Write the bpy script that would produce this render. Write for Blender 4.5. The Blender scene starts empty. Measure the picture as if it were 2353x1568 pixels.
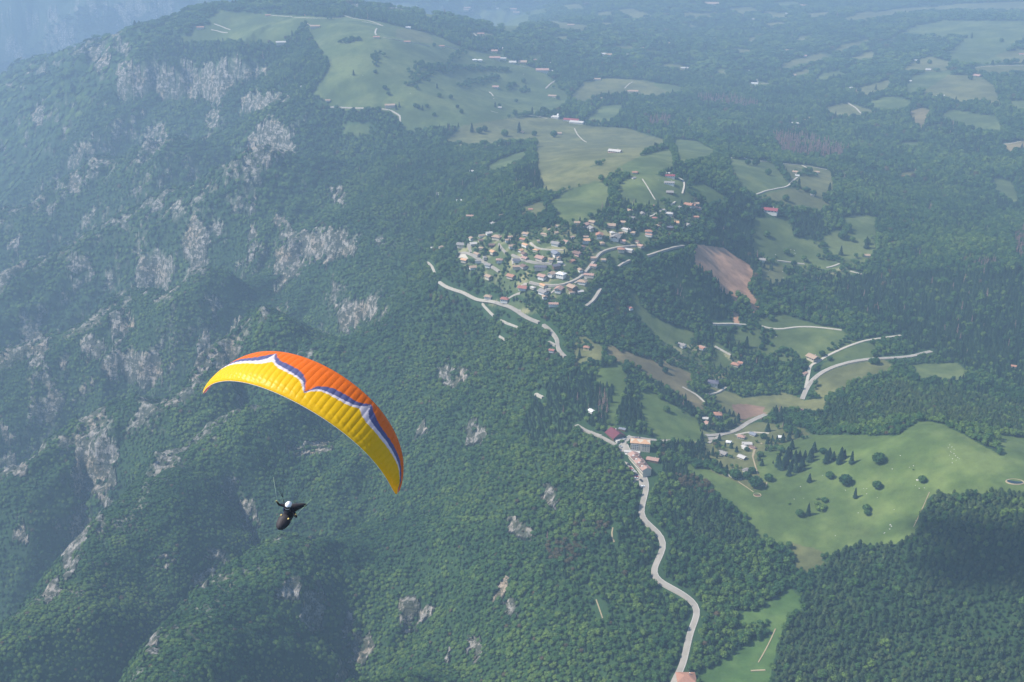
import bpy, bmesh, math, random
import numpy as np
from mathutils import Vector, Matrix, noise as mnoise
random.seed(7); rng = np.random.default_rng(7)
S = bpy.context.scene
COL = S.collection
# ------------------------------------------------------------------ camera, sky, sun, exposure
PITCH = math.radians(22.3); FOC = 2523.0; CX, CY = 1176.5, 784.0
CAM = np.array([0.0, 0.0, 600.0])
FWD = np.array([0, math.cos(PITCH), -math.sin(PITCH)]); UPV = np.array([0, math.sin(PITCH), math.cos(PITCH)]); RGT = np.array([1.0, 0, 0])
cd = bpy.data.cameras.new('camera'); cam = bpy.data.objects.new('camera', cd); COL.objects.link(cam)
cam.location = CAM; cam.rotation_euler = (math.pi/2 - PITCH, 0, 0)
cd.sensor_width = 36; cd.lens = 18 / (1176.5/FOC); cd.clip_start = 1; cd.clip_end = 90000
S.camera = cam
w = bpy.data.worlds.new('World'); S.world = w; w.use_nodes = True
nt = w.node_tree; bg = nt.nodes['Background']; sky = nt.nodes.new('ShaderNodeTexSky')
sky.sky_type = 'NISHITA'; sky.sun_disc = False
SUN_EL, SUN_AZ = math.radians(47), math.radians(-92)   # azimuth clockwise from +Y (the view direction)
sky.sun_elevation = SUN_EL; sky.sun_rotation = SUN_AZ
sky.altitude = 1200
nt.links.new(sky.outputs[0], bg.inputs[0]); bg.inputs[1].default_value = 0.11
sd = bpy.data.lights.new('sun', 'SUN'); sun = bpy.data.objects.new('sun', sd); COL.objects.link(sun)
sd.energy = 4.2; sd.angle = math.radians(0.55); sd.color = (1, 0.94, 0.85)
sv = Vector((math.sin(SUN_AZ)*math.cos(SUN_EL), math.cos(SUN_AZ)*math.cos(SUN_EL), math.sin(SUN_EL)))
sun.rotation_euler = sv.to_track_quat('Z', 'Y').to_euler(); sun.location = (-400, 0, 900)
S.view_settings.view_transform = 'Standard'; S.view_settings.look = 'None'
S.view_settings.exposure = 0.74; S.view_settings.gamma = 1
S.render.engine = 'CYCLES'
S.cycles.use_denoising = True
try: S.cycles.denoiser = 'OPENIMAGEDENOISE'
except Exception: pass
S.cycles.max_bounces = 6; S.cycles.diffuse_bounces = 2; S.cycles.glossy_bounces = 1; S.cycles.transmission_bounces = 2
S.cycles.volume_bounces = 1; S.cycles.transparent_max_bounces = 8
HAZE_K = 0.000175
# ------------------------------------------------------------------ numeric helpers
_perm = np.random.default_rng(11).permutation(512).astype(np.int64); _perm = np.concatenate([_perm, _perm])
_ga = np.random.default_rng(12).uniform(0, 2*np.pi, 512); _gx, _gy = np.cos(_ga), np.sin(_ga)
def perlin(x, y):
    xi = np.floor(x).astype(np.int64); yi = np.floor(y).astype(np.int64); fx = x-xi; fy = y-yi
    u = fx*fx*fx*(fx*(fx*6-15)+10); v = fy*fy*fy*(fy*(fy*6-15)+10)
    def g(a, b, dx, dy):
        h = _perm[_perm[a & 511] + (b & 511)]; return _gx[h]*dx + _gy[h]*dy
    n0 = g(xi, yi, fx, fy)*(1-u) + g(xi+1, yi, fx-1, fy)*u
    n1 = g(xi, yi+1, fx, fy-1)*(1-u) + g(xi+1, yi+1, fx-1, fy-1)*u
    return (n0*(1-v) + n1*v)*1.5
def fbm(x, y, s, o=4, gain=0.5):
    r = 0; a = 1.0; f = 1/s; t = 0
    for i in range(o):
        r = r + a*perlin(x*f+i*17.3, y*f-i*9.1); t += a; a *= gain; f *= 2.03
    return r/t
def ridged(x, y, s, o=4, gain=0.5):
    r = 0; a = 1.0; f = 1/s; t = 0
    for i in range(o):
        n = 1-np.abs(perlin(x*f+i*31.7, y*f+i*5.3))*2; r = r + a*n; t += a; a *= gain; f *= 2.1
    return r/t
def sstep(a, b, x):
    t = np.clip((x-a)/(b-a), 0, 1); return t*t*(3-2*t)
def dirs(uv):
    uv = np.atleast_2d(np.asarray(uv, float))
    d = FWD[None] + RGT[None]*((uv[:, 0:1]-CX)/FOC) + UPV[None]*((CY-uv[:, 1:2])/FOC)
    return d
def project(P):
    q = P-CAM; z = q@FWD
    return CX + (q@RGT)/z*FOC, CY - (q@UPV)/z*FOC, z
def at_z(u, v, z):
    d = dirs([(u, v)])[0]; t = (z-CAM[2])/d[2]; p = CAM+d*t; return p
# crop frames of the survey notes -> picture units (2353 x 1568)
def Vc(p): return [(x*.27007+988.3, y*.27007+395.3) for x, y in p]
def Wc(p): return [(x*.2080+1355.3, y*.2080+903.6) for x, y in p]
def Tc(c, r, p): return [(x/2.9965+784.1*c, y/2.9965+522.4*r) for x, y in p]
# ------------------------------------------------------------------ terrain
CTRL = [ # picture u, v, ground height
 (1560,1560,0),(1600,1400,12),(1505,1320,15),(1530,1250,22),(1472,1185,32),(1480,1090,42),(1430,1010,52),(1360,940,62),
 (2000,1060,62),(2340,1560,20),(2000,1235,34),(2120,975,100),(2300,1300,60),(1850,1280,28),(1740,955,22),(1850,905,22),
 (2000,830,45),(2340,1110,85),(2330,1000,80),(1800,1450,5),(1700,1560,-5),(1630,1250,20),(1700,1100,42),(1650,1020,30),(2150,1450,30),
 (2300,850,40),(2200,700,60),(2050,700,55),(1900,760,60),(2200,500,60),(2340,600,90),
 (1200,600,142),(1450,520,165),(1540,410,185),(1330,460,165),(1100,560,130),(1330,650,125),(1600,565,150),(1690,690,70),
 (1450,700,95),(1270,780,90),(1400,850,75),(1560,900,50),(1560,760,55),(1700,820,40),(1640,1000,30),
 (1750,600,75),(1850,580,80),(1990,590,70),(1750,500,120),(1850,430,120),(1650,330,110),(1500,330,95),(1250,300,80),(1400,280,75),
 (1050,310,95),(900,260,130),(1100,200,105),(1300,180,80),(1500,200,60),(1750,200,55),(1700,300,80),(2000,250,60),(2200,210,85),
 (2300,350,60),(2050,350,50),(2000,120,70),(2300,60,120),(1700,80,60),(1400,60,90),(1400,5,90),(2000,5,80),(1150,60,130),
 (900,90,235),(1000,130,180),(760,45,250),(620,35,245),(450,20,240),(700,120,200),(560,100,200),(600,130,175),(400,110,160),(280,105,105),
 (450,190,70),(600,200,90),(700,230,130),(250,200,40),(620,310,60),(800,300,100),(900,400,75),(1000,400,85),(950,560,70),(760,480,0),(700,560,-40),
 (0,225,-170),(120,170,-105),(200,150,-30),(100,320,-130),(300,330,-80),(300,480,-190),(0,480,-300),(500,420,-70),(480,600,-160),
 (0,700,-370),(0,900,-390),(250,720,-280),(250,950,-300),(450,820,-240),(600,800,-165),(640,660,-110),(800,700,-55),(850,850,-45),
 (0,1200,-370),(0,1560,-270),(200,1200,-315),(300,1300,-250),(300,1560,-205),(400,1050,-250),(600,1050,-170),(600,1300,-165),(600,1560,-150),
 (800,1100,-110),(800,1400,-150),(1000,1000,-40),(1000,1300,-75),(1000,1560,-95),(1100,800,20),(1200,900,40),(1250,1100,15),(1200,1400,-35),
 (1350,1300,0),(1350,1560,-35),(1050,700,60)]
WCTRL = [ # world x, y, z  (hidden or far ground)
 (-2600,2200,-700),(-3200,3200,-800),(-3600,4200,-850),(-2600,4600,-800),(-1600,5000,-600),(-700,5600,-350),(0,6300,-60),(800,7200,20),(-3000,5600,-880),(-1500,6200,-750),
 (-500,7000,-450),(2500,7000,100),(4000,7500,150),(-4600,6200,-900),(-5200,5000,-900),(-1500,500,-520),(0,450,-60),(800,500,-30),(1600,900,0),(2200,1800,60),(3000,3200,90),(3600,4800,100),
 (-900,150,-300),(0,-600,-60),(-2500,-600,-800),(2500,-600,50),(-4500,2500,-900),(-4500,0,-900)]
pts = [at_z(u, v, z) for u, v, z in CTRL]
pts = np.array([(p[0], p[1], p[2]) for p in pts] + WCTRL)
def tps_fit(P, lam=0.004):
    X = P[:, :2]/1000; n = len(X)
    d2 = ((X[:, None]-X[None])**2).sum(-1); K = 0.5*d2*np.log(d2+1e-12) + lam*np.eye(n)
    A = np.zeros((n+3, n+3)); A[:n, :n] = K; A[:n, n] = 1; A[:n, n+1:] = X; A[n, :n] = 1; A[n+1:, :n] = X.T
    b = np.zeros(n+3); b[:n] = P[:, 2]
    return X, np.linalg.solve(A, b)
TX, TW = tps_fit(pts)
def tps(x, y):
    x = x/1000; y = y/1000; n = len(TX)
    r = TW[n] + TW[n+1]*x + TW[n+2]*y
    for i in range(n):
        d2 = (x-TX[i, 0])**2 + (y-TX[i, 1])**2 + 1e-12
        r = r + TW[i]*0.5*d2*np.log(d2)
    return r
GX0, GX1, GY0, GY1, GS = -6500.0, 6000.0, -700.0, 10500.0, 10.0
gx = np.arange(GX0, GX1+1, GS); gy = np.arange(GY0, GY1+1, GS)
cgx = np.arange(GX0, GX1+1, 40.0); cgy = np.arange(GY0, GY1+1, 40.0)
XX, YY = np.meshgrid(cgx, cgy)
Bc = tps(XX, YY)
def up4(c):   # 40 m -> 10 m, cubic
    def cr(a, n):
        i = np.arange(n)/4.0; k = np.clip(np.floor(i).astype(int), 0, a.shape[0]-2); f = (i-k)
        g = lambda q: a[np.clip(q, 0, a.shape[0]-1)]
        f = f.reshape((-1,)+(1,)*(a.ndim-1))
        p0, p1, p2, p3 = g(k-1), g(k), g(k+1), g(k+2)
        return 0.5*((2*p1)+(-p0+p2)*f+(2*p0-5*p1+4*p2-p3)*f*f+(-p0+3*p1-3*p2+p3)*f**3)
    return cr(cr(c, len(gy)).T, len(gx)).T
XX, YY = np.meshgrid(gx, gy)
H = up4(Bc)
# beyond the surveyed ground: a deep valley on the left and the mountain wall across it
RR = np.hypot(XX, YY)
wall_y = 6500 + 350*fbm(XX, YY, 1500, 3) + 0.10*np.clip(XX+2500, 0, None)
tw = sstep(-1.0, 1.0, (YY-wall_y)/450 - np.clip((XX-300)/1500, -0.0, 3))
H = H*(1-tw) + tw*np.clip(-260 + (YY-wall_y)*0.42 + 150*ridged(XX, YY, 500, 4), -400, 520)
H = np.clip(H, -1000, 540)
def grid_interp(A, x, y):
    fx = np.clip((x-GX0)/GS, 0, A.shape[1]-1.001); fy = np.clip((y-GY0)/GS, 0, A.shape[0]-1.001)
    i = fx.astype(int); j = fy.astype(int); fx = fx-i; fy = fy-j
    return (A[j, i]*(1-fx)+A[j, i+1]*fx)*(1-fy) + (A[j+1, i]*(1-fx)+A[j+1, i+1]*fx)*fy
def raycast(uv, A, dz=0.0, tmax=16000):
    d = dirs(uv); n = len(d); lo = np.full(n, 300.0); hi = np.full(n, np.nan); done = np.zeros(n, bool)
    t = 300.0; prev = np.full(n, 300.0)
    while t < tmax:
        p = CAM + d*t
        hit = (p[:, 2] < grid_interp(A, p[:, 0], p[:, 1])+dz) & ~done
        lo[hit] = prev[hit]; hi[hit] = t; done |= hit
        if done.all(): break
        prev[:] = t; t = t*1.006 + 2
    hi[~done] = tmax; lo[~done] = tmax
    for _ in range(14):
        m = (lo+hi)/2; p = CAM + d*m[:, None]; b = p[:, 2] < grid_interp(A, p[:, 0], p[:, 1])+dz
        hi = np.where(b, m, hi); lo = np.where(b, lo, m)
    return CAM + d*hi[:, None]
def densify(p, step=14.0, close=False):
    p = [tuple(q) for q in p]; q = p + [p[0]] if close else p; out = []
    for a, b in zip(q[:-1], q[1:]):
        n = max(1, int(math.hypot(b[0]-a[0], b[1]-a[1])/step))
        out += [(a[0]+(b[0]-a[0])*i/n, a[1]+(b[1]-a[1])*i/n) for i in range(n)]
    if not close: out.append(q[-1])
    return out
def seg_dist(x, y, P):
    """distance to polyline and signed side (positive = left of the direction of travel)"""
    best = np.full(x.shape, 1e9); side = np.zeros(x.shape); along = np.zeros(x.shape); L = 0
    for (ax, ay), (bx, by) in zip(P[:-1], P[1:]):
        dx, dy = bx-ax, by-ay; l2 = dx*dx+dy*dy+1e-9
        t = np.clip(((x-ax)*dx+(y-ay)*dy)/l2, 0, 1); ex = x-ax-t*dx; ey = y-ay-t*dy
        d = np.hypot(ex, ey); m = d < best; best = np.where(m, d, best)
        side = np.where(m, np.sign(dx*ey-dy*ex), side); along = np.where(m, L+t*math.sqrt(l2), along); L += math.sqrt(l2)
    return best, side, along, L
SPURS = [ # crest line in picture units, rise, half width
 ([(1000,800),(830,850),(683,899),(547,945),(433,1032),(367,1071),(293,1168),(207,1245),(67,1391),(-60,1480)], 46, 165),
 ([(760,480),(680,520),(600,566),(500,629),(400,689),(317,700),(277,709),(230,756),(140,789),(0,860),(-80,900)], 50, 170),
 ([(900,650),(760,700),(617,745),(567,756),(517,805),(443,885),(367,952),(233,972),(187,996),(127,1046),(67,1095),(0,1121),(-70,1150)], 48, 150),
 ([(1180,1030),(1000,1080),(850,1150),(700,1218),(633,1240),(500,1340),(433,1395),(417,1421),(353,1511),(320,1600)], 40, 130),
 ([(1400,1180),(1300,1230),(1217,1275),(1151,1298),(1111,1331),(1061,1371),(984,1415),(917,1461),(851,1528),(790,1600)], 34, 110),
 ([(1420,1300),(1304,1345),(1250,1370),(1180,1430),(1080,1500),(990,1600)], 26, 90),
 ([(620,150),(540,210),(450,290),(400,330),(280,390),(200,420),(60,500),(-60,560)], 50, 200),
 ([(830,300),(700,330),(600,380),(480,440),(400,470),(250,540),(100,620),(-60,720)], 50, 190),
 ([(450,15),(350,60),(280,100),(200,130),(120,165),(0,222),(-80,255)], 8, 260),
 ([(1100,640),(980,700),(880,760),(760,800),(700,830)], 22, 120)]
rel = np.full(H.shape, -1.0); infl = np.zeros(H.shape); ampl = np.full(H.shape, 60.0)
for P, A_, W_ in SPURS:
    A_ = A_*2.6
    g = raycast(densify(P, 25), H, A_*0.9); g = g[g[:, 1] < 9000][:, :2]
    x0, x1, y0, y1 = g[:, 0].min()-3*W_, g[:, 0].max()+3*W_, g[:, 1].min()-3*W_, g[:, 1].max()+3*W_
    i0, i1 = np.searchsorted(gx, [x0, x1]); j0, j1 = np.searchsorted(gy, [y0, y1]); sl = (slice(j0, j1), slice(i0, i1))
    X, Y = XX[sl], YY[sl]
    wob = W_*0.16*fbm(X, Y, 150, 3)
    d, s, al, L = seg_dist(X+wob, Y+wob*0.7, [tuple(q) for q in g[::2]])
    d = np.hypot(d, 7.0)
    q = d/np.where(s > 0, W_*1.15, W_*0.58)
    val = np.where(s > 0, np.cos(np.clip(q*0.75, 0, 1.35)*math.pi*0.74)**1, 1-q); val = np.clip(val, -0.8, 1)
    e = np.exp(-(d/(1.8*W_))**4)*sstep(0, 300, al)
    v = val*e - (1-e)
    m = v > rel[sl]; rel[sl] = np.where(m, v, rel[sl]); ampl[sl] = np.where(m, A_, ampl[sl]); infl[sl] = np.maximum(infl[sl], e)
def blur(a, n):
    for _ in range(n):
        a = a.copy(); a[1:-1, 1:-1] = (a[1:-1, 1:-1]*4+a[:-2, 1:-1]+a[2:, 1:-1]+a[1:-1, :-2]+a[1:-1, 2:])/8
    return a
RIM = np.clip(rel, 0, 1)*infl; ampl = blur(ampl, 12); infl = blur(infl, 10)
H = H + np.clip(rel, -0.8, 1)*ampl*infl
# how much of the steep left flank (1) or of the plateau (0) a place belongs to
ESC_D = [(1500,1600),(1450,1400),(1400,1250),(1330,1100),(1230,960),(1160,860),(1060,740),(990,640),(960,520),(850,400),(760,300),(700,235),(620,170),(400,130),(260,95),(120,120),(-100,150)]
EP = raycast(ESC_D, H)[:, :2]
EP = np.vstack([[EP[0, 0]-30, -700], EP])
dE, sE, _, _ = seg_dist(XX[::4, ::4], YY[::4, ::4], [tuple(q) for q in EP])
esc = up4(dE*sE)[:len(gy), :len(gx)]
ESC = sstep(-40, 160, esc)*(1-tw)
rough = ESC*(0.45+0.55*sstep(-0.3, 0.3, fbm(XX, YY, 700, 2)))
xr, yr = (XX*0.72+YY*0.70), (-XX*0.70+YY*0.72)      # gullies run down towards the valley
H += rough*(40*(ridged(xr*0.5, yr, 170, 4)-0.25) + 9*fbm(XX, YY, 60, 4))
H += ESC*sstep(1500, 2400, RR)*60*(ridged(xr*0.45, yr, 260, 5)-0.2)
H += (1-ESC)*(1-tw)*(24*sstep(1800, 4200, RR)*fbm(XX, YY, 620, 4) + 40*sstep(3800, 6500, RR)*fbm(XX, YY, 1300, 3) + 3.5*fbm(XX, YY, 130, 4))
# rock steps: the line is half way up the face, drawn left to right in the picture
STEPS = [([(265,170),(300,185),(345,180),(400,185),(440,190),(500,190),(540,175),(615,165)], 46, 110),
 ([(545,235),(600,238),(665,225)], 22, 60), ([(565,335),(600,330),(640,325),(680,325)], 40, 70), ([(628,610),(660,590),(700,565),(760,560),(820,570)], 26, 50),
 ([(770,728),(820,712),(870,702)], 18, 40), ([(1003,852),(1040,852),(1083,862)], 12, 26), ([(232,845),(300,840),(372,850)], 24, 50),
 ([(165,1060),(220,1060),(270,1050)], 26, 50), ([(310,620),(350,620),(400,615)], 22, 50), ([(420,560),(450,560),(480,555)], 22, 50),
 ([(920,1405),(955,1405),(1000,1400)], 13, 26), ([(798,1485),(825,1480),(855,1480)], 12, 24), ([(690,1400),(715,1400),(740,1390)], 13, 26),
 ([(1165,1210),(1200,1210),(1230,1222)], 8, 18), ([(1237,1138),(1260,1136),(1282,1142)], 8, 16), ([(548,1180),(575,1180),(602,1190)], 13, 26),
 ([(1065,995),(1095,990),(1128,995)], 9, 20), ([(1155,1393),(1180,1392),(1205,1400)], 7, 16), ([(85,65),(110,60),(140,75)], 0.1, 40)]
for P, A_, W_ in STEPS:
    g = raycast(densify(P, 12), H)[:, :2]
    x0, x1, y0, y1 = g[:, 0].min()-3*W_, g[:, 0].max()+3*W_, g[:, 1].min()-3*W_, g[:, 1].max()+3*W_
    i0, i1 = np.searchsorted(gx, [x0, x1]); j0, j1 = np.searchsorted(gy, [y0, y1]); sl = (slice(j0, j1), slice(i0, i1))
    X, Y = XX[sl], YY[sl]; wob = W_*0.35*fbm(X, Y, W_*0.6+20, 3)
    d, s, al, L = seg_dist(X+wob, Y+wob, [tuple(q) for q in g])
    end = sstep(0, 0.22, al/L)*sstep(0, 0.22, 1-al/L)
    H[sl] += A_*np.tanh(d/9.0)*s*np.exp(-d/W_)*end
H = np.clip(H, -1000, 545)
def hgt(x, y):
    x = np.asarray(x, float); y = np.asarray(y, float)
    fx = np.clip((x-GX0)/GS, 1.001, H.shape[1]-3.01); fy = np.clip((y-GY0)/GS, 1.001, H.shape[0]-3.01)
    i = fx.astype(int); j = fy.astype(int); fx = fx-i; fy = fy-j
    def wts(f): return (0.5*(-f+2*f*f-f**3), 0.5*(2-5*f*f+3*f**3), 0.5*(f+4*f*f-3*f**3), 0.5*(-f*f+f**3))
    wx, wy = wts(fx), wts(fy); r = 0
    for a in range(4):
        r = r + wy[a]*(wx[0]*H[j-1+a, i-1]+wx[1]*H[j-1+a, i]+wx[2]*H[j-1+a, i+1]+wx[3]*H[j-1+a, i+2])
    return r
def ground(uv): 
    p = raycast(uv, H); p[:, 2] = hgt(p[:, 0], p[:, 1]); return p
# ------------------------------------------------------------------ object helpers
def tag(o, label=None, cat=None, group=None, kind=None, tint=None):
    if label: o['label'] = label
    if cat: o['category'] = cat
    if group: o['group'] = group
    if kind: o['kind'] = kind
    if tint is not None: o['tint'] = float(tint)
    return o
def mesh_obj(name, verts, faces, mats, parent=None, smooth=False, fm=None):
    me = bpy.data.meshes.new(name); me.from_pydata([tuple(v) for v in verts], [], [tuple(f) for f in faces])
    for m in (mats if isinstance(mats, (list, tuple)) else [mats]): me.materials.append(m)
    if fm is not None: me.polygons.foreach_set('material_index', np.array(fm, np.int32))
    if smooth: me.polygons.foreach_set('use_smooth', np.ones(len(me.polygons), bool))
    me.update(); o = bpy.data.objects.new(name, me); COL.objects.link(o)
    if parent: o.parent = parent
    return o
def grid_mesh(name, V, faces, mat, smooth=True):
    me = bpy.data.meshes.new(name); me.vertices.add(len(V)); me.vertices.foreach_set('co', np.asarray(V, np.float32).ravel())
    f = np.asarray(faces, np.int32); me.loops.add(f.size); me.loops.foreach_set('vertex_index', f.ravel())
    me.polygons.add(len(f)); me.polygons.foreach_set('loop_start', np.arange(0, f.size, f.shape[1], dtype=np.int32))
    me.update(calc_edges=True)
    if smooth: me.polygons.foreach_set('use_smooth', np.ones(len(f), bool))
    me.materials.append(mat); o = bpy.data.objects.new(name, me); COL.objects.link(o); return o
def empty(name, loc, rz=0):
    o = bpy.data.objects.new(name, None); COL.objects.link(o); o.location = loc; o.rotation_euler = (0, 0, rz); o.empty_display_size = 1; return o
class NB:   # small node-tree builder
    def __init__(s, name):
        s.m = bpy.data.materials.new(name); s.m.use_nodes = True; s.t = s.m.node_tree; s.b = s.t.nodes['Principled BSDF']
        s.b.inputs['Specular IOR Level'].default_value = 0.25
    def n(s, ty, ins=None, **kw):
        x = s.t.nodes.new(ty)
        for k, v in kw.items(): setattr(x, k, v)
        for k, v in (ins or {}).items(): s.put(x.inputs[k], v)
        return x
    def put(s, sock, v):
        if isinstance(v, bpy.types.NodeSocket): s.t.links.new(v, sock)
        else: sock.default_value = v
    def math(s, op, a, b=0.0, c=None):
        x = s.n('ShaderNodeMath', operation=op); s.put(x.inputs[0], a); s.put(x.inputs[1], b)
        if c is not None: s.put(x.inputs[2], c)
        return x.outputs[0]
    def pos(s): return s.n('ShaderNodeNewGeometry').outputs['Position']
    def obj(s): return s.n('ShaderNodeTexCoord').outputs['Object']
    def noise(s, vec, scale, detail=3, rough=0.55):
        x = s.n('ShaderNodeTexNoise', {'Vector': vec, 'Scale': scale, 'Detail': detail, 'Roughness': rough}); return x.outputs['Fac']
    def ramp(s, fac, stops):
        x = s.n('ShaderNodeValToRGB', {'Fac': fac}); e = x.color_ramp.elements
        while len(e) < len(stops): e.new(0.5)
        for q, (p, c) in zip(e, stops): q.position = p; q.color = (*c, 1)
        return x.outputs['Color']
    def mix(s, fac, a, b, mode='MIX'):
        x = s.n('ShaderNodeMix', data_type='RGBA', blend_type=mode); s.put(x.inputs[0], fac)
        s.put(x.inputs[6], (*a, 1) if isinstance(a, tuple) else a); s.put(x.inputs[7], (*b, 1) if isinstance(b, tuple) else b); return x.outputs[2]
    def bump(s, h, dist, strength=1.0):
        x = s.n('ShaderNodeBump', {'Height': h, 'Distance': dist, 'Strength': strength}); s.t.links.new(x.outputs[0], s.b.inputs['Normal'])
    def col(s, c): s.put(s.b.inputs['Base Color'], (*c, 1) if isinstance(c, tuple) else c); return s
    def rough(s, r): s.put(s.b.inputs['Roughness'], r); return s
def simple(name, c, r=0.85, var=0.15, scale=0.6, bump=0.0, metal=0.0):
    b = NB(name); p = b.obj(); f = b.noise(p, scale, 4)
    f2 = b.math('MULTIPLY_ADD', f, 2*var, 1-var)
    col = b.mix(1.0, c, b.n('ShaderNodeCombineColor', {0: f2, 1: f2, 2: f2}).outputs[0], 'MULTIPLY')
    b.col(col).rough(r); b.b.inputs['Metallic'].default_value = metal
    if bump: b.bump(b.noise(p, scale*6, 3), bump)
    return b.m
# ------------------------------------------------------------------ land cover, drawn as outlines on the ground
G1 = (0.088, 0.138, 0.032); G2 = (0.080, 0.118, 0.034); G3 = (0.118, 0.130, 0.046); DRY = (0.170, 0.145, 0.070); G0 = (0.062, 0.128, 0.028)
MEADOWS = [
 (G1, [(1572,1062),(1600,1055),(1625,1078),(1690,1108),(1735,1128),(1762,1110),(1742,1085),(1748,1040),(1835,1000),(1960,1000),(2060,1003),(2090,982),(2120,968),(2165,975),(2215,1000),(2285,1040),(2310,1050),(2290,1000),(2370,1010),(2370,1118),(2145,1120),(2112,1180),(2100,1225),(2050,1240),(1960,1238),(1915,1262),(1870,1270),(1830,1245),(1790,1240),(1745,1220),(1700,1165),(1655,1135),(1620,1095)]),
 (G0, [(1815,1352),(1845,1375),(1800,1425),(1785,1480),(1768,1568),(1765,1600),(1612,1600),(1612,1565),(1605,1545),(1640,1530),(1690,1505),(1730,1465),(1768,1450),(1770,1438),(1735,1425),(1690,1432),(1700,1412),(1750,1400),(1785,1370)]),
 (G3, [(1818,1245),(1880,1265),(1900,1278),(1860,1300),(1830,1290)]),
 (G1, [(1470,905),(1490,892),(1520,915),(1560,940),(1600,960),(1612,1000),(1590,1005),(1520,1003),(1500,985),(1480,950)]),
 (G1, [(1425,860),(1440,872),(1415,940),(1412,990),(1398,985),(1402,930)]), (G1, [(1375,845),(1425,830),(1440,868),(1400,878),(1370,865)]),
 (DRY, [(1392,797),(1440,795),(1500,815),(1590,860),(1575,890),(1600,905),(1625,935),(1605,930),(1560,895),(1500,860),(1450,828),(1400,815)]),
 (G3, [(1312,800),(1340,770),(1370,790),(1390,800),(1380,818),(1330,830)]),
 (G2, [(1450,672),(1465,675),(1470,700),(1500,730),(1550,750),(1600,770),(1590,782),(1540,785),(1500,760),(1460,720),(1445,700)]),
 (G3, [(1408,685),(1425,690),(1425,725),(1410,730)]),
 (G2, [(1745,728),(1800,722),(1870,745),(1930,755),(1975,790),(1960,800),(1920,812),(1890,818),(1860,825),(1830,815),(1800,830),(1770,810),(1730,800),(1690,775),(1690,755),(1745,745)]),
 (G2, [(1892,838),(1935,808),(1985,787),(2000,790),(2025,818),(1960,822),(1900,842),(1878,850)]), (G3, [(1875,880),(1890,855),(1950,838),(2030,825),(2055,845),(2040,850),(1990,855),(1950,875),(1900,905),(1870,895)]),
 (G2, [(2090,838),(2200,835),(2225,855),(2180,868),(2120,862)]), (G2, [(1645,800),(1680,830),(1670,838),(1640,835)]),
 (G3, [(1630,885),(1690,905),(1705,915),(1785,908),(1785,925),(1740,955),(1700,975),(1665,945)]), ((0.21,0.13,0.085), [(1680,930),(1720,928),(1760,937),(1750,950),(1700,968),(1690,950)]),
 (G3, [(1770,925),(1795,900),(1850,920),(1900,915),(1890,940),(1840,935)]),
 (G3, [(1620,1008),(1680,992),(1740,970),(1790,975),(1850,985),(1860,1000),(1800,1020),(1745,1040),(1742,1085),(1760,1110),(1735,1128),(1690,1106),(1625,1078),(1600,1055),(1630,1030)]),
 (G2, [(1735,500),(1810,500),(1825,545),(1880,556),(1915,530),(2000,545),(2015,570),(1990,600),(1900,610),(1800,605),(1730,570)]), (G3, [(1745,605),(1800,610),(1800,635),(1750,650)]),
 (G2, [(1675,365),(1770,370),(1815,420),(1800,435),(1740,450),(1700,420)]), (G3, [(1790,375),(1860,380),(1910,395),(1915,440),(1870,445),(1830,430),(1812,400)]), (G3, [(1740,452),(1820,432),(1880,450),(1915,465),(1880,480),(1800,465)]),
 (G2, [(1548,320),(1600,325),(1650,350),(1600,365),(1560,370)]), (G2, [(1940,498),(2000,495),(2015,540),(1960,530)]),
 (G3, [(1020,328),(1060,290),(1180,270),(1280,270),(1350,290),(1440,295),(1535,325),(1480,345),(1400,360),(1350,375),(1300,370),(1240,340),(1230,320),(1130,330)]),
 (G3, [(1230,322),(1300,370),(1360,376),(1300,400),(1250,428),(1236,380)]), (G3, [(1400,360),(1480,345),(1420,388),(1380,383)]), (G2, [(1262,465),(1300,440),(1370,415),(1398,430),(1395,465),(1370,485),(1330,500),(1290,500),(1275,480)]), (G2, [(1420,385),(1470,360),(1540,342),(1550,380),(1520,390),(1450,395)]),
 (G2, [(1420,425),(1450,405),(1500,400),(1580,420),(1575,440),(1600,455),(1530,470),(1430,460)]), (G1, [(1580,425),(1620,425),(1670,455),(1630,465)]),
 (G3, [(1240,440),(1300,400),(1370,380),(1425,390),(1400,405),(1340,415),(1280,435)]), (G3, [(1180,487),(1235,465),(1260,470),(1240,487)]), (G2, [(1110,390),(1150,365),(1215,345),(1200,365),(1150,387)]),
 (G2, [(720,215),(760,150),(700,60),(790,38),(880,52),(1000,82),(1060,110),(1150,130),(1250,165),(1310,225),(1290,250),(1180,262),(1060,285),(930,300),(925,275),(870,250),(780,250)]),
 (G2, [(400,95),(470,62),(500,24),(620,38),(700,44),(690,60),(640,98),(580,92),(470,92)]), (G2, [(785,285),(850,285),(845,305),(790,308)]), (G2,[(560,30),(780,42),(700,52),(560,42)]),
 (G3, [(1310,225),(1340,190),(1400,180),(1480,185),(1575,210),(1500,220),(1430,215),(1380,215),(1340,235)]), (G2, [(1340,280),(1380,245),(1430,240),(1425,260),(1400,282)])]
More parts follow.
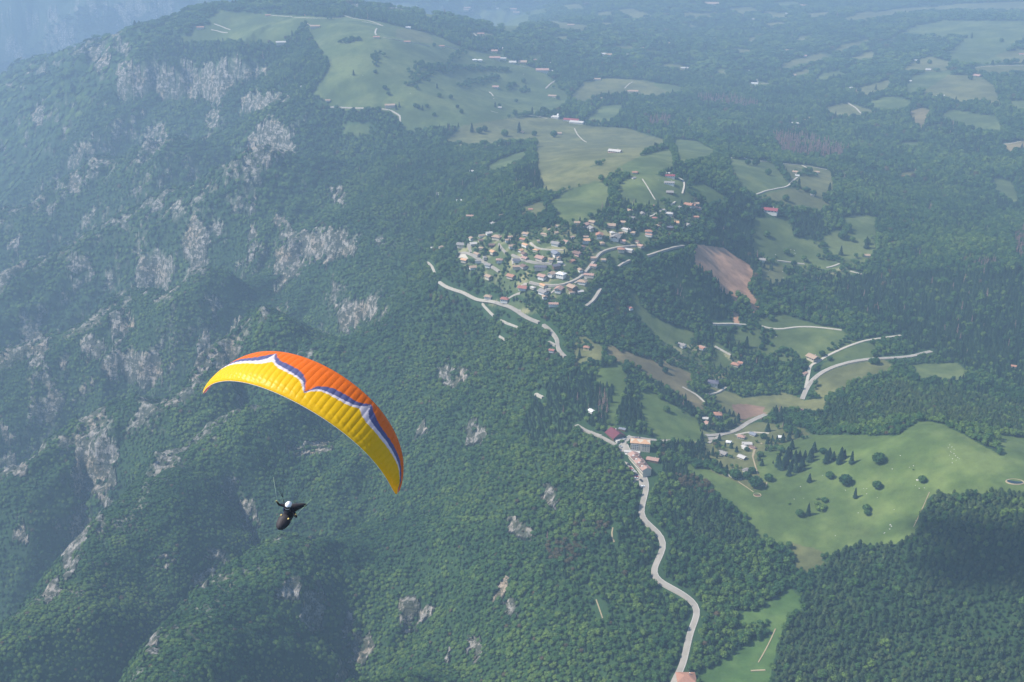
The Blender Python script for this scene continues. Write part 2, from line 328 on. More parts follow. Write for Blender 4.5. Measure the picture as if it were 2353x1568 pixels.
for c, P in [(G3,[(330,335),(370,335),(480,350),(470,370),(340,365)]),(G3,[(40,165),(100,185),(90,205),(30,190)]),(G3,[(860,95),(1020,85),(1000,118),(880,128)]),(G3,[(1080,130),(1500,60),(1700,45),(1500,95),(1200,145)]),(G2,[(235,478),(320,478),(300,512),(230,507)]),(G2,[(1530,590),(1600,600),(1620,645),(1540,645)]),(DRY,[(1690,1400),(1720,1395),(1715,1450),(1695,1440)]),(G3,[(300,60),(460,50),(520,75),(380,95)]),(G3,[(560,100),(700,85),(760,110),(620,130)]),(G3,[(120,95),(230,85),(260,105),(150,125)]),(G2,[(600,20),(760,10),(840,30),(700,45)]),(G3,[(1180,95),(1300,80),(1350,95),(1220,115)]),(G3,[(560,165),(680,150),(720,170),(600,185)]),(G2, [(1430,270),(1600,180),(1800,145),(2400,145),(2400,240),(2250,330),(2200,420),(1900,440),(1830,380),(1930,260),(1850,250),(1700,240),(1500,250),(1360,330)]), (G3, [(1650,650),(1760,540),(1850,515),(2050,530),(2140,590),(2190,710),(2050,700),(1900,690),(1800,670)]),
 (G3, [(1500,480),(1600,420),(1700,390),(1850,430),(1820,470),(1600,490)]), (G2, [(1580,520),(1860,480),(1840,510),(1680,620),(1600,610),(1540,600)]), (G3, [(980,740),(1100,715),(1180,720),(1230,740),(1340,770),(1200,800),(1050,800)]),
 (G2, [(1270,710),(1380,670),(1500,670),(1590,710),(1500,760),(1350,760)]), (DRY, [(1560,770),(1650,740),(1700,760),(1680,830),(1650,880),(1600,860)]), (G3, [(1200,610),(1440,545),(1420,600),(1270,660),(1190,640)]),
 (G3, [(650,460),(780,410),(950,365),(1030,390),(880,440),(700,480)]), (G3, [(720,520),(900,460),(880,500),(790,530)]), (G2, [(900,560),(960,510),(1160,470),(1100,520),(960,560)]), (G3, [(1040,350),(1100,310),(1280,275),(1270,300),(1130,350)]),
 (G3, [(1150,400),(1300,350),(1330,380),(1280,420),(1150,415)]), (G2, [(1770,800),(1850,755),(2050,790),(2150,800),(2210,900),(2050,900),(1900,850)]), (G3, [(2150,380),(2300,340),(2400,350),(2400,430),(2200,410)]),
 (G3, [(1970,480),(2100,450),(2400,450),(2400,490),(2100,510)]), (G2, [(1110,1510),(1180,1480),(1290,1490),(1350,1500),(1300,1568),(1180,1550)]), (G2, [(2130,1290),(2150,1230),(2260,1250),(2300,1330),(2310,1390),(2200,1340)]),
 (G2, [(1450,990),(1560,980),(1700,990),(1600,1010)]), (G3, [(1460,1200),(1590,1180),(1600,1200),(1530,1220)]), (DRY, [(2190,990),(2400,970),(2400,1010),(2240,1035)]), (G2, [(450,570),(550,570),(620,580),(560,600),(460,600)]),
 (G3, [(240,490),(310,480),(310,500),(260,510)]), (G3, [(360,340),(480,345),(440,365),(320,355)]), (G3, [(780,260),(900,235),(850,275),(790,285)]), (G3, [(440,265),(520,255),(500,280),(450,285)]), (G3, [(0,85),(160,95),(100,125),(0,115)]),
 (G3, [(880,115),(1000,95),(1030,100),(950,120)]), (G3, [(560,80),(650,85),(640,110),(550,105)]), (G3, [(1100,130),(1500,70),(1900,30),(2400,10),(2400,60),(1600,80),(1180,135)]), (G2, [(2250,700),(2400,690),(2400,760),(2300,750)])]:
    MEADOWS.append((c, Tc(2, 0, P)))
for c, P in [(G2,[(1130,100),(1250,85),(1300,140),(1180,230),(1100,220)]),(G3,[(1500,40),(1640,30),(1700,60),(1560,75)]),(G3,[(1750,90),(1850,80),(1880,110),(1780,120)]),(G3,[(1450,255),(1560,250),(1570,275),(1470,280)]),(G2,[(1280,385),(1380,370),(1380,410),(1300,410)]),(G2,[(1010,345),(1110,355),(1120,390),(1020,385)]),(G3, [(1880,70),(2000,60),(2170,120),(2000,130)]), (G3, [(1400,140),(1700,180),(1700,220),(1500,200)]), (G2, [(900,80),(1100,60),(1150,110),(1080,220),(950,110)]), (G3, [(880,225),(1050,235),(1030,250),(900,250)]), (G3, [(1780,155),(1870,160),(1860,175),(1790,172)]),
 (G3, [(1570,300),(1640,300),(1650,320),(1580,320)]), (G3, [(1880,320),(2000,318),(2020,335),(1900,332)]), (G3, [(2190,440),(2300,445),(2400,465),(2380,480),(2220,470)]), (G3, [(2100,340),(2190,365),(2180,372),(2110,360)]), (G2, [(560,100),(640,95),(650,130),(560,150)]),
 (G2, [(1250,80),(1350,65),(1420,90),(1300,110)]), (G2, [(2150,575),(2240,580),(2340,600),(2340,640),(2250,630),(2170,600)]), (G3, [(380,200),(480,200),(600,230),(640,300),(500,290),(380,260)])]:
    MEADOWS.append((c, Tc(1, 0, P)))
BROWN = [[(1595,562),(1625,565),(1665,570),(1690,590),(1725,610),(1732,635),(1712,652),(1748,708),(1732,706),(1702,662),(1692,685),(1680,667),(1662,662),(1640,628),(1600,602)], [(1684,712),(1702,730),(1688,738)]]
ROCK = [[(266,150),(290,138),(330,145),(345,165),(345,185),(330,190),(310,218),(285,222),(268,205)], [(345,160),(380,140),(402,200),(370,200)], [(416,135),(440,140),(458,215),(450,228),(425,205)], [(463,140),(490,145),(502,222),(480,215),(462,190)], [(503,135),(530,140),(542,190),(520,210),(510,170)],
 [(545,155),(617,155),(612,175),(560,172)], [(548,222),(580,215),(668,215),(655,232),(600,252),(560,248)], [(470,270),(510,228),(505,275),(482,305)], [(258,95),(300,100),(297,120),(265,112)], [(208,165),(230,130),(260,125),(240,160)],
 [(563,340),(572,310),(590,290),(600,270),(612,265),(640,275),(655,310),(682,322),(660,345),(640,368),(615,374),(585,355)], [(625,498),(650,498),(672,522),(700,530),(750,533),(822,558),(815,582),(770,572),(750,602),(738,590),(705,575),(690,620),(655,640),(640,668),(628,660),(630,610),(655,555),(640,520)],
 [(748,435),(785,426),(800,448),(790,464),(765,450)], [(768,700),(790,690),(872,695),(870,712),(832,730),(800,758),(780,750)], [(1003,835),(1030,825),(1050,840),(1085,855),(1060,870),(1030,877),(1008,865)],
 [(418,570),(425,540),(440,510),(470,500),(482,545),(470,602),(430,592)], [(308,630),(318,600),(330,588),(372,590),(402,622),(350,647),(325,640)], [(150,592),(180,583),(212,600),(217,640),(205,635),(190,610),(160,642)],
 [(228,830),(260,800),(300,822),(320,820),(350,808),(375,840),(372,882),(340,870),(300,855),(250,862),(235,850)], [(436,875),(452,820),(460,770),(475,738),(487,790),(482,835),(450,868)], [(493,832),(520,800),(562,793),(550,820),(510,847)],
 [(163,1105),(175,1060),(163,1020),(200,968),(240,985),(272,1030),(268,1100),(242,1122),(240,1165),(225,1130),(190,1112)], [(148,1255),(165,1200),(195,1148),(207,1180),(190,1230),(180,1262),(168,1315),(145,1322)], [(92,1372),(130,1328),(142,1342),(110,1372)], [(222,1182),(232,1148),(240,1180),(232,1210)], [(22,1232),(42,1180),(60,1188),(62,1238)], [(-10,1062),(20,1030),(40,1050),(72,1080),(30,1087)], [(548,1165),(562,1148),(578,1143),(602,1190),(575,1218),(560,1190)],
 [(350,1292),(390,1270),(422,1265),(380,1290)], [(468,1268),(490,1255),(532,1270),(520,1280)], [(420,1362),(445,1330),(460,1310),(497,1300),(490,1318),(450,1352)], [(633,1362),(660,1330),(692,1325),(680,1368)], [(686,1405),(705,1375),(715,1350),(727,1335),(742,1350),(735,1405),(715,1442),(692,1432)], [(920,1380),(940,1363),(960,1370),(965,1388),(1002,1400),(960,1422),(935,1442),(923,1430)],
 [(793,1492),(805,1470),(820,1455),(857,1460),(852,1490),(832,1522),(815,1495)], [(1153,1387),(1180,1373),(1202,1400),(1170,1404)], [(1163,1195),(1185,1183),(1232,1220),(1210,1234),(1170,1212)], [(1235,1125),(1255,1118),(1284,1135),(1275,1157),(1255,1147),(1245,1132)], [(1068,982),(1090,960),(1127,990),(1100,1012),(1070,1002)], [(953,992),(975,958),(982,985),(960,1002)],
 [(652,1037),(700,1018),(767,1013),(762,1025),(700,1032)], [(1070,1472),(1095,1463),(1107,1500),(1080,1512)], [(1028,1480),(1042,1500),(1030,1522)], [(-10,960),(20,980),(15,1000),(-10,990)], [(780,1440),(800,1400),(815,1420),(800,1450)], [(1125,1395),(1155,1330),(1165,1325),(1160,1360)], [(335,1495),(350,1465),(365,1475),(355,1495)],
 [(60,840),(75,800),(110,770),(100,830)], [(30,800),(80,770),(120,765),(80,790)], [(180,770),(210,765),(250,800),(190,830)], [(560,480),(575,440),(590,450),(580,490)], [(250,720),(290,710),(310,730),(270,790),(255,770)], [(540,610),(580,580),(600,575),(570,600)], [(485,680),(500,672),(510,695),(492,700)], [(570,520),(590,510),(595,560),(570,575)], [(105,470),(125,468),(125,490),(112,488)], [(70,260),(100,220),(110,260),(80,300)], [(560,390),(585,370),(560,345),(550,380)], [(330,320),(380,265),(385,320),(350,350)], [(155,430),(170,385),(190,395),(185,440)], [(860,545),(880,540),(890,555),(870,558)], [(655,700),(662,690),(665,712)], [(760,640),(775,655),(765,670)], [(10,560),(50,540),(40,575)]]
for c_, P_ in [(0,[(770,0),(1010,0),(980,100),(930,150),(860,160),(820,120)]),(0,[(590,0),(690,0),(680,90),(620,90)]),(0,[(700,0),(740,0),(750,120),(735,120)]),(0,[(1040,0),(1180,0),(1170,70),(1100,85)]),(0,[(500,0),(540,0),(550,95),(520,80)]),(0,[(320,70),(400,60),(400,130),(340,150)]),(0,[(320,220),(350,220),(350,265),(320,265)]),(1,[(50,25),(190,30),(180,60),(60,60)]),(1,[(330,35),(540,45),(540,72),(330,65)])]: ROCK.append(Tc(c_, 0, P_))
SPRUCE = [[(1200,980),(1240,890),(1330,860),(1395,870),(1425,900),(1400,950),(1340,985),(1280,1012),(1220,1032)], [(1418,880),(1470,890),(1492,970),(1470,990),(1430,985),(1415,950)], [(1690,440),(1760,500),(1735,640),(1700,600),(1680,575),(1620,565),(1640,530)], [(1120,645),(1200,640),(1230,700),(1180,700)], [(1520,620),(1595,590),(1640,630),(1700,690),(1640,745),(1560,700)], [(1500,1065),(1570,1070),(1610,1120),(1640,1160),(1560,1130)], [(1180,400),(1270,370),(1280,440),(1190,440)], [(1340,940),(1400,945),(1400,985),(1350,985)], [(1750,1040),(1865,1050),(1850,1088),(1780,1080)], [(1770,905),(1830,985),(1780,985)], [(1620,945),(1700,985),(1680,990),(1620,960)], [(1480,870),(1540,900),(1600,940),(1600,960),(1540,925),(1490,885)], [(1640,560),(1750,590),(1740,560)], [(1820,490),(1890,500),(1900,550),(1840,555)], [(1560,980),(1640,960),(1640,1060),(1570,1060)], [(1850,640),(2353,620),(2353,900),(2100,800)]]
PINE = [[(2150,1118),(2400,1118),(2400,1640),(1770,1640),(1782,1500),(1850,1380),(1870,1330),(1940,1255),(2100,1228),(2115,1180)], [(1560,1130),(1640,1160),(1740,1225),(1700,1260),(1600,1240)], [(1850,950),(2060,880),(2353,930),(2353,1000),(2100,960),(1900,990)]]
DEAD = [[(1770,312),(1850,320),(1950,350),(1920,372),(1850,362),(1790,350)], [(1600,220),(1700,230),(1750,245),(1700,250),(1610,238)], [(1370,905),(1396,903),(1400,955),(1376,965)], [(2225,598),(2290,600),(2285,618),(2235,612)], [(1485,275),(1540,275),(1535,295),(1490,295)], [(1560,655),(1575,665),(1570,690),(1555,680)], [(2330,540),(2353,535),(2353,600),(2335,590)]]
TAWNY = [[(1255,1245),(1325,1238),(1362,1268),(1312,1300),(1262,1292)], [(1360,1210),(1400,1200),(1400,1225),(1365,1235)], [(1550,1090),(1620,1100),(1640,1140),(1570,1130)]]
THIN = [[(1050,570),(1090,540),(1200,535),(1260,520),(1330,505),(1480,490),(1520,460),(1620,470),(1600,520),(1500,560),(1440,585),(1375,640),(1350,670),(1250,690),(1190,680),(1120,650),(1080,640),(1060,605)], [(1400,795),(1640,780),(1700,830),(1640,900),(1560,870)], [(1580,990),(1800,970),(1870,1000),(1760,1100),(1690,1108),(1600,1060)], [(1090,690),(1200,690),(1300,730),(1200,720)], [(1750,590),(2000,590),(1950,640),(1760,640)]]
def in_poly(x, y, P):
    P = np.asarray(P); out = np.zeros(x.shape, bool)
    bb = (x > P[:, 0].min()) & (x < P[:, 0].max()) & (y > P[:, 1].min()) & (y < P[:, 1].max())
    if not bb.any(): return out
    px, py = x[bb], y[bb]; c = np.zeros(px.shape, bool); n = len(P)
    for i in range(n):
        x1, y1 = P[i]; x2, y2 = P[(i+1) % n]
        if y1 == y2: continue
        c ^= ((y1 > py) != (y2 > py)) & (px < (x2-x1)*(py-y1)/(y2-y1)+x1)
    out[bb] = c; return out
def W2(lst, dz=0.0): 
    out = []
    for P in lst:
        q = densify(P, 16, True); g = raycast(q, H, dz); g = g[g[:, 1] < 11000][:, :2]
        if len(g) > 2: out.append(g)
    return out
mead_w = W2([P for c, P in MEADOWS]); mead_c = [c for c, P in MEADOWS]
brown_w, rock_w, spruce_w, pine_w, dead_w, tawny_w, thin_w = map(W2, (BROWN, ROCK, SPRUCE, PINE, DEAD, TAWNY, THIN))
mead_up = W2([P for c, P in MEADOWS], 7.0); brown_up = W2(BROWN, 8.0); rock_up = W2(ROCK, 9.0)
def any_poly(x, y, L):
    r = np.zeros(x.shape, bool)
    for P in L: r |= in_poly(x, y, P)
    return r
# ------------------------------------------------------------------ roads (draped ribbons)
ROADS = [ # name, width, picked points, material key
 ('road', 7.0, [(1540,1590),(1548,1568),(1568,1535),(1578,1490),(1588,1445),(1603,1415),(1606,1400),(1590,1380),(1562,1362),(1530,1345),(1508,1333),(1498,1318),(1508,1295),(1522,1268),(1529,1248),(1518,1228),(1497,1212),(1478,1196),(1469,1188),(1474,1165),(1484,1135),(1487,1112),(1480,1092),(1462,1065),(1447,1045),(1435,1022),(1433,1008),(1450,1003)], 0),
 ('road', 5.0, Wc([(420,485),(500,500),(620,500),(700,525),(820,535),(970,515)]), 0),
 ('road', 7.0, Wc([(1285,470),(1420,462),(1560,440),(1660,390),(1740,330),(1850,275),(1945,235)]), 0),
 ('road', 4.5, Wc([(1310,555),(1360,520),(1420,475),(1470,455)]), 0),
 ('road', 7.0, [(1843,918),(1850,900),(1862,878),(1885,856),(1930,838),(1990,826),(2050,823),(2100,820),(2120,812),(2140,808)], 0),
 ('road', 4.5, [(1846,912),(1852,888),(1858,860),(1862,835),(1873,838),(1895,820),(1940,800),(1985,783),(2008,780),(2030,777),(2070,771)], 1),
 ('track', 4.5, [(1750,750),(1775,756),(1800,758),(1830,750),(1880,752),(1940,760)], 1), ('track', 4.5, [(1637,745),(1665,747),(1680,742),(1690,747),(1720,747)], 1), ('track', 4.0, [(1643,796),(1662,806),(1685,820)], 1),
 ('track', 4.0, [(1622,907),(1645,905),(1660,896),(1668,890)], 1), ('track', 3.0, Tc(2, 1, [(0,1100),(70,1140),(110,1155),(130,1190),(160,1215)]), 1),
 ('road', 6.5, Vc([(560,1120),(650,1150),(720,1175),(770,1215),(860,1262),(930,1285)]), 0), ('road', 6.5, Vc([(965,1305),(1010,1335),(1045,1370),(1055,1405),(1095,1420),(1100,1450),(1065,1480),(1085,1510),(1110,1540),(1150,1575)]), 0), ('road', 5.0, Vc([(1010,1448),(1040,1465),(1070,1480)]), 0),
 ('road', 6.0, Vc([(80,945),(105,970),(150,992),(200,1012),(240,1022),(290,1035),(330,1060),(380,1085),(430,1100),(470,1110),(530,1105),(560,1120)]), 1), ('track', 3.2, Vc([(445,1125),(470,1160),(510,1195),(540,1225)]), 1), ('track', 2.8, Vc([(600,1265),(650,1285),(700,1305),(750,1325)]), 1), ('track', 2.8, Vc([(590,1400),(640,1430)]), 1),
 ('road', 6.0, Vc([(1750,630),(1680,634),(1620,640),(1540,655),(1450,680),(1420,720),(1390,770),(1340,830),(1290,890),(1240,925),(1170,960),(1110,977),(1040,975),(960,968),(900,962),(850,945)]), 0),
 ('road', 4.5, Vc([(1345,830),(1310,875),(1295,900),(1330,918)]), 0), ('road', 4.5, Vc([(1255,925),(1230,950),(1225,972)]), 0), ('road', 4.5, Vc([(1190,955),(1160,975),(1145,1000),(1175,1005)]), 0), ('road', 4.5, Vc([(1130,985),(1080,997),(1040,1005),(1028,1035)]), 0), ('road', 4.5, Vc([(1030,1000),(960,1000),(905,1000),(910,1020)]), 0),
 ('road', 4.0, Vc([(830,955),(790,955),(750,958),(740,972),(765,990)]), 1), ('road', 6.5, Vc([(1448,1000),(1425,1040),(1400,1080),(1370,1115),(1325,1145)]), 0), ('road', 6.0, Vc([(2160,632),(2100,642),(2040,655),(1960,680),(1900,700),(1845,717)]), 0), ('road', 5.0, Vc([(1700,755),(1640,775),(1600,810)]), 0),
 ('road', 5.0, Vc([(325,620),(340,650),(348,690)]), 0), ('road', 5.5, Vc([(210,700),(260,688),(310,690),(380,722),(450,768),(510,800),(590,855)]), 0), ('road', 4.0, Vc([(855,605),(880,640),(920,660),(1000,668),(1135,668)]), 1), ('road', 4.0, Vc([(585,615),(600,650),(645,690)]), 0), ('road', 5.0, Vc([(700,708),(780,748),(840,770),(900,780),(1040,783)]), 0),
 ('road', 3.5, Vc([(1090,740),(1110,775),(1150,800)]), 1), ('road', 3.5, Vc([(700,740),(710,790)]), 1),
 ('road', 4.0, Vc([(2080,45),(2130,52),(2168,68),(2165,120),(2145,188)]), 1), ('road', 4.0, Vc([(2085,255),(2040,288)]), 1), ('road', 4.5, Vc([(1990,318),(1935,352),(1890,375),(1830,398)]), 1), ('track', 2.5, Vc([(1805,60),(1850,130),(1915,238)]), 1), ('road', 3.5, Vc([(650,1090),(680,1055),(720,1040),(770,1035)]), 1),
 ('track', 5.0, [(760,247),(820,249),(870,250),(895,253),(907,257),(908,262),(925,267),(914,274),(920,282)], 1), ('track', 5.0, [(784,34),(812,43),(850,48),(880,60)], 1), ('track', 5.0, [(832,50),(865,56),(880,60)], 1), ('track', 5.0, [(866,66),(857,74),(864,81)], 1), ('track', 5.0, [(880,86),(905,92),(950,98),(985,106)], 1), ('track', 5.0, [(1010,104),(1058,115)], 1),
 ('road', 6.0, [(1254,204),(1260,194),(1275,187),(1286,180)], 0), ('road', 4, [(1183,147),(1190,152),(1210,155)], 1), ('track', 4.0, [(1737,448),(1755,440),(1785,434),(1815,428),(1822,412),(1832,408)], 1), ('track', 4.5, [(1678,350),(1705,360),(1710,366),(1740,371),(1770,371)], 1), ('track', 4.0, [(1842,380),(1852,383),(1860,390)], 1), ('track', 4, [(1672,366),(1690,362)], 1), ('track', 3.5, [(1790,376),(1845,380),(1900,390)], 1),
 ('track', 5.0, Tc(2, 0, [(1140,710),(1170,730),(1205,745),(1215,780),(1260,795)]), 1), ('track', 5.0, Tc(2, 0, [(495,535),(525,550),(535,575),(500,585),(455,600)]), 1), ('track', 5.0, Tc(2, 0, [(540,575),(620,575)]), 1), ('track', 4, Tc(2, 0, [(625,390),(650,405),(690,415)]), 1), ('track', 4, Tc(2, 0, [(840,850),(870,830),(915,820)]), 1), ('track', 5, Tc(2, 0, [(1970,470),(2080,460),(2200,452),(2352,450)]), 1), ('track', 4, Tc(2,0,[(2190,995),(2260,990),(2330,975)]), 1),
 ('track', 4, Tc(0, 0, [(1475,165),(1530,185),(1590,205)]), 1), ('track', 4, Tc(0, 0, [(1455,205),(1520,218),(1570,225)]), 1), ('track', 4.5, Tc(0, 0, [(1840,105),(1960,112),(2100,125),(2230,128),(2352,125)]), 1), ('track', 4, Tc(0, 0, [(2098,150),(2120,175),(2190,190)]), 1), ('track', 4, Tc(1, 0, [(1950,610),(1965,585),(2005,565)]), 1), ('track', 5, Tc(1, 0, [(910,230),(940,245),(945,262)]), 1), ('track', 3.5, Tc(1, 0, [(1020,635),(1055,650),(1050,685)]), 1), ('track', 3, Tc(1, 0, [(1605,885),(1640,950),(1690,980)]), 1), ('track', 3.5, Tc(1, 0, [(1620,770),(1650,765),(1668,745)]), 1), ('track', 2.5, Tc(1,0,[(1030,765),(1080,780)]), 1), ('track', 3, Tc(1,0,[(1290,797),(1370,802),(1420,820)]), 1),
 ('track', 4.0, Tc(2, 1, [(650,230),(740,240),(860,258)]), 1), ('track', 4.0, Tc(2, 1, [(990,280),(1050,268),(1080,252)]), 1), ('track', 4.0, Tc(2, 1, [(1155,302),(1235,325)]), 1), ('track', 3.5, Wc([(1610,465),(1720,430),(1780,425),(1870,432),(1980,445)]), 1),
 ('dirt_path', 5.0, Wc([(1900,555),(1870,590),(1890,560)]), 2), ('dirt_path', 5.0, Wc([(1830,605),(1805,660),(1800,705)]), 2), ('dirt_path', 3.0, Wc([(1800,705),(1812,760),(1835,830),(1855,900)]), 2), ('dirt_path', 2.5, Wc([(1955,990),(1945,1040),(1920,1060)]), 2),
 ('dirt_path', 2.0, Tc(2, 2, [(640,1200),(620,1250),(595,1300),(555,1380),(510,1450)]), 2), ('dirt_path', 3.5, Tc(2, 2, [(470,1490),(500,1480),(570,1485)]), 2), ('dirt_path', 1.6, Tc(2, 2, [(1700,260),(1640,400),(1590,500)]), 2), ('track', 3.5, Wc([(1525,900),(1570,940),(1620,962),(1680,950)]), 1), ('dirt_path', 1.8, Wc([(1640,980),(1720,1030),(1780,1090),(1840,1100)]), 2),
 ('road', 5.0, Wc([(0,430),(60,470),(110,480),(170,505),(240,545),(290,575)]), 0), ('road', 5.0, Tc(1, 1, [(1620,1365),(1650,1390),(1720,1420),(1790,1440)]), 0), ('track', 3, Tc(1, 2, [(1870,505),(1848,540),(1855,580),(1880,605)]), 2), ('track', 2, Tc(1, 2, [(1755,1000),(1780,1060),(1790,1110),(1810,1150)]), 2), ('track', 4, Tc(1, 1, [(1340,1150),(1390,1175)]), 1), ('track', 4, Tc(1, 0, [(670,1240),(735,1241)]), 1), ('track', 4, Tc(1, 0, [(290,1028),(350,1038),(440,1058)]), 1), ('track', 4, Tc(1, 1, [(595,245),(615,255),(630,275),(645,320)]), 1)]
LOTS = [('forecourt', Wc([(320,580),(300,600),(330,650),(380,650),(450,665),(560,655),(560,640),(400,655),(390,600),(400,560),(440,500),(400,500)]), 0),
 ('parking_area', Wc([(385,760),(410,800),(470,860),(490,940),(480,1000),(540,960),(550,1040),(605,1050),(600,960),(520,880),(450,790)]), 0),
 ('parking_area', Vc([(700,1180),(770,1175),(775,1200),(740,1205)]), 0), ('parking_area', Vc([(200,690),(245,685),(330,690),(335,700),(300,705),(325,740),(300,755),(275,730),(245,735),(205,712)]), 1),
 ('parking_area', Tc(2, 2, [(0,1530),(90,1518),(75,1545),(20,1600),(-40,1600)]), 0), ('forecourt', Vc([(800,745),(840,760),(830,775),(790,765)]), 1), ('parking_area', Wc([(1300,490),(1370,490),(1375,510),(1320,530)]), 0)]
def ribbon(P, wd, step=5.0):
    g = ground(densify(P, 6)); q = [g[0]]
    for p in g[1:]:
        if math.hypot(p[0]-q[-1][0], p[1]-q[-1][1]) > step: q.append(p)
    q = np.array(q)
    if len(q) < 2: q = np.array([g[0], g[-1]])
    k = q[:, :2].copy()
    for _ in range(3): k[1:-1] = (k[:-2]+2*k[1:-1]+k[2:])/4
    t = np.gradient(k, axis=0); t /= np.linalg.norm(t, axis=1)[:, None]+1e-9
    nrm = np.stack([-t[:, 1], t[:, 0]], 1)
    return k, nrm
road_w = []; road_hw = []; ribbons = []
for nm, wd, P, mk in ROADS:
    wd *= 0.82*(0.55 if mk == 2 else 1.0)*(0.8 if 975 < P[0][0] < 1620 and 395 < P[0][1] < 830 else 1.0); k, nrm = ribbon(P, wd); road_w.append([tuple(p) for p in k]); road_hw.append(wd/2); ribbons.append((nm, wd, k, nrm, mk))
lots_w = [(nm, W2([P])[0], mk) for nm, P, mk in LOTS]
def road_clear(x, y, margin):
    """True where a tree of that margin would stand on a road"""
    r = np.zeros(x.shape, bool)
    for P, hw in zip(road_w, road_hw):
        a = np.array(P); m = hw+margin
        bb = (x > a[:, 0].min()-m) & (x < a[:, 0].max()+m) & (y > a[:, 1].min()-m) & (y < a[:, 1].max()+m)
        if bb.any():
            d, _, _, _ = seg_dist(x[bb], y[bb], P); r[bb] |= d < m
    for _, P, _ in lots_w: r |= in_poly(x, y, P)
    return r
# ------------------------------------------------------------------ the ground sheet
def sector(az, r, name, mat):
    A, R = np.meshgrid(az, r); X = R*np.sin(A); Y = R*np.cos(A); x, y = X.ravel(), Y.ravel()
    z = hgt(x, y)
    far = sstep(9500, 14000, np.hypot(x, y)); z = z*(1-far) + far*(250+120*fbm(x, y, 4000, 3))
    return x, y, z
def cover(x, y):
    """colour and rock share of each ground point"""
    n = len(x); wx = x+3.0*fbm(x, y, 14, 2); wy = y+3.0*fbm(x+50, y, 14, 2)
    f1 = fbm(x, y, 90, 4); f2 = fbm(x+900, y, 22, 3)
    c = np.tile(np.array([0.026, 0.060, 0.020]), (n, 1)); rock = np.zeros(n)
    th = any_poly(wx, wy, thin_w); c[th] = np.array([0.075, 0.105, 0.038]) + np.array([0.16, 0.12, 0.07])*sstep(0.05, 0.4, fbm(x[th]+11, y[th], 26, 3))[:, None]
    for P, k in list(zip(mead_up, mead_c))+list(zip(mead_w, mead_c)):
        m = in_poly(wx, wy, P)
        if not m.any(): continue
        k = np.array(k); t = np.clip(0.45+1.3*f1[m]+0.8*f2[m]+0.9*fbm(x[m]-400, y[m], 330, 3), 0, 1)[:, None]
        c[m] = k*(0.72+0.36*t) + np.array([0.030, 0.018, 0.010])*t*t
    m = any_poly(wx, wy, brown_w) | any_poly(wx, wy, brown_up); c[m] = np.array([0.42, 0.235, 0.135])*(1+0.7*f2[m]+0.4*f1[m])[:, None]
    e = 4.0; sx = (hgt(x+e, y)-hgt(x-e, y))/(2*e); sy = (hgt(x, y+e)-hgt(x, y-e))/(2*e); slope = np.hypot(sx, sy)
    rp = any_poly(x+9*fbm(x, y, 22, 3), y+9*fbm(x+70, y, 22, 3), rock_w+rock_up)
    steep = sstep(1.75, 2.3, slope+0.9*f2+0.5*f1) * np.where(y > 300, 1, 0)
    far = sstep(-0.05, 0.35, ridged(x, y*0.4, 300, 4)+0.6*(slope-1.0))*sstep(6000, 6600, y)*0.12
    rim = grid_interp(RIM, x, y); steep = np.maximum(steep, sstep(0.80, 0.95, rim)*sstep(0.08, 0.30, fbm(x+40, y, 45, 4)+0.15)*0.95*np.where(y > 1250, 1, 0.6))
    rough_ = grid_interp(ESC, x, y)*sstep(1350, 1900, y); steep = np.maximum(steep, rough_*sstep(0.66, 0.86, ridged(x*0.9+y*0.3, y*0.5, 95, 4)+0.25*(slope-0.9)+0.22*f1)*sstep(-0.05, 0.25, fbm(x+600, y, 60, 3)))
    rock = np.clip(np.where(rp, sstep(-0.30, -0.10, fbm(x, y, 17, 3)), 0) + steep*0.9 + far, 0, 1)
    return c, rock, slope
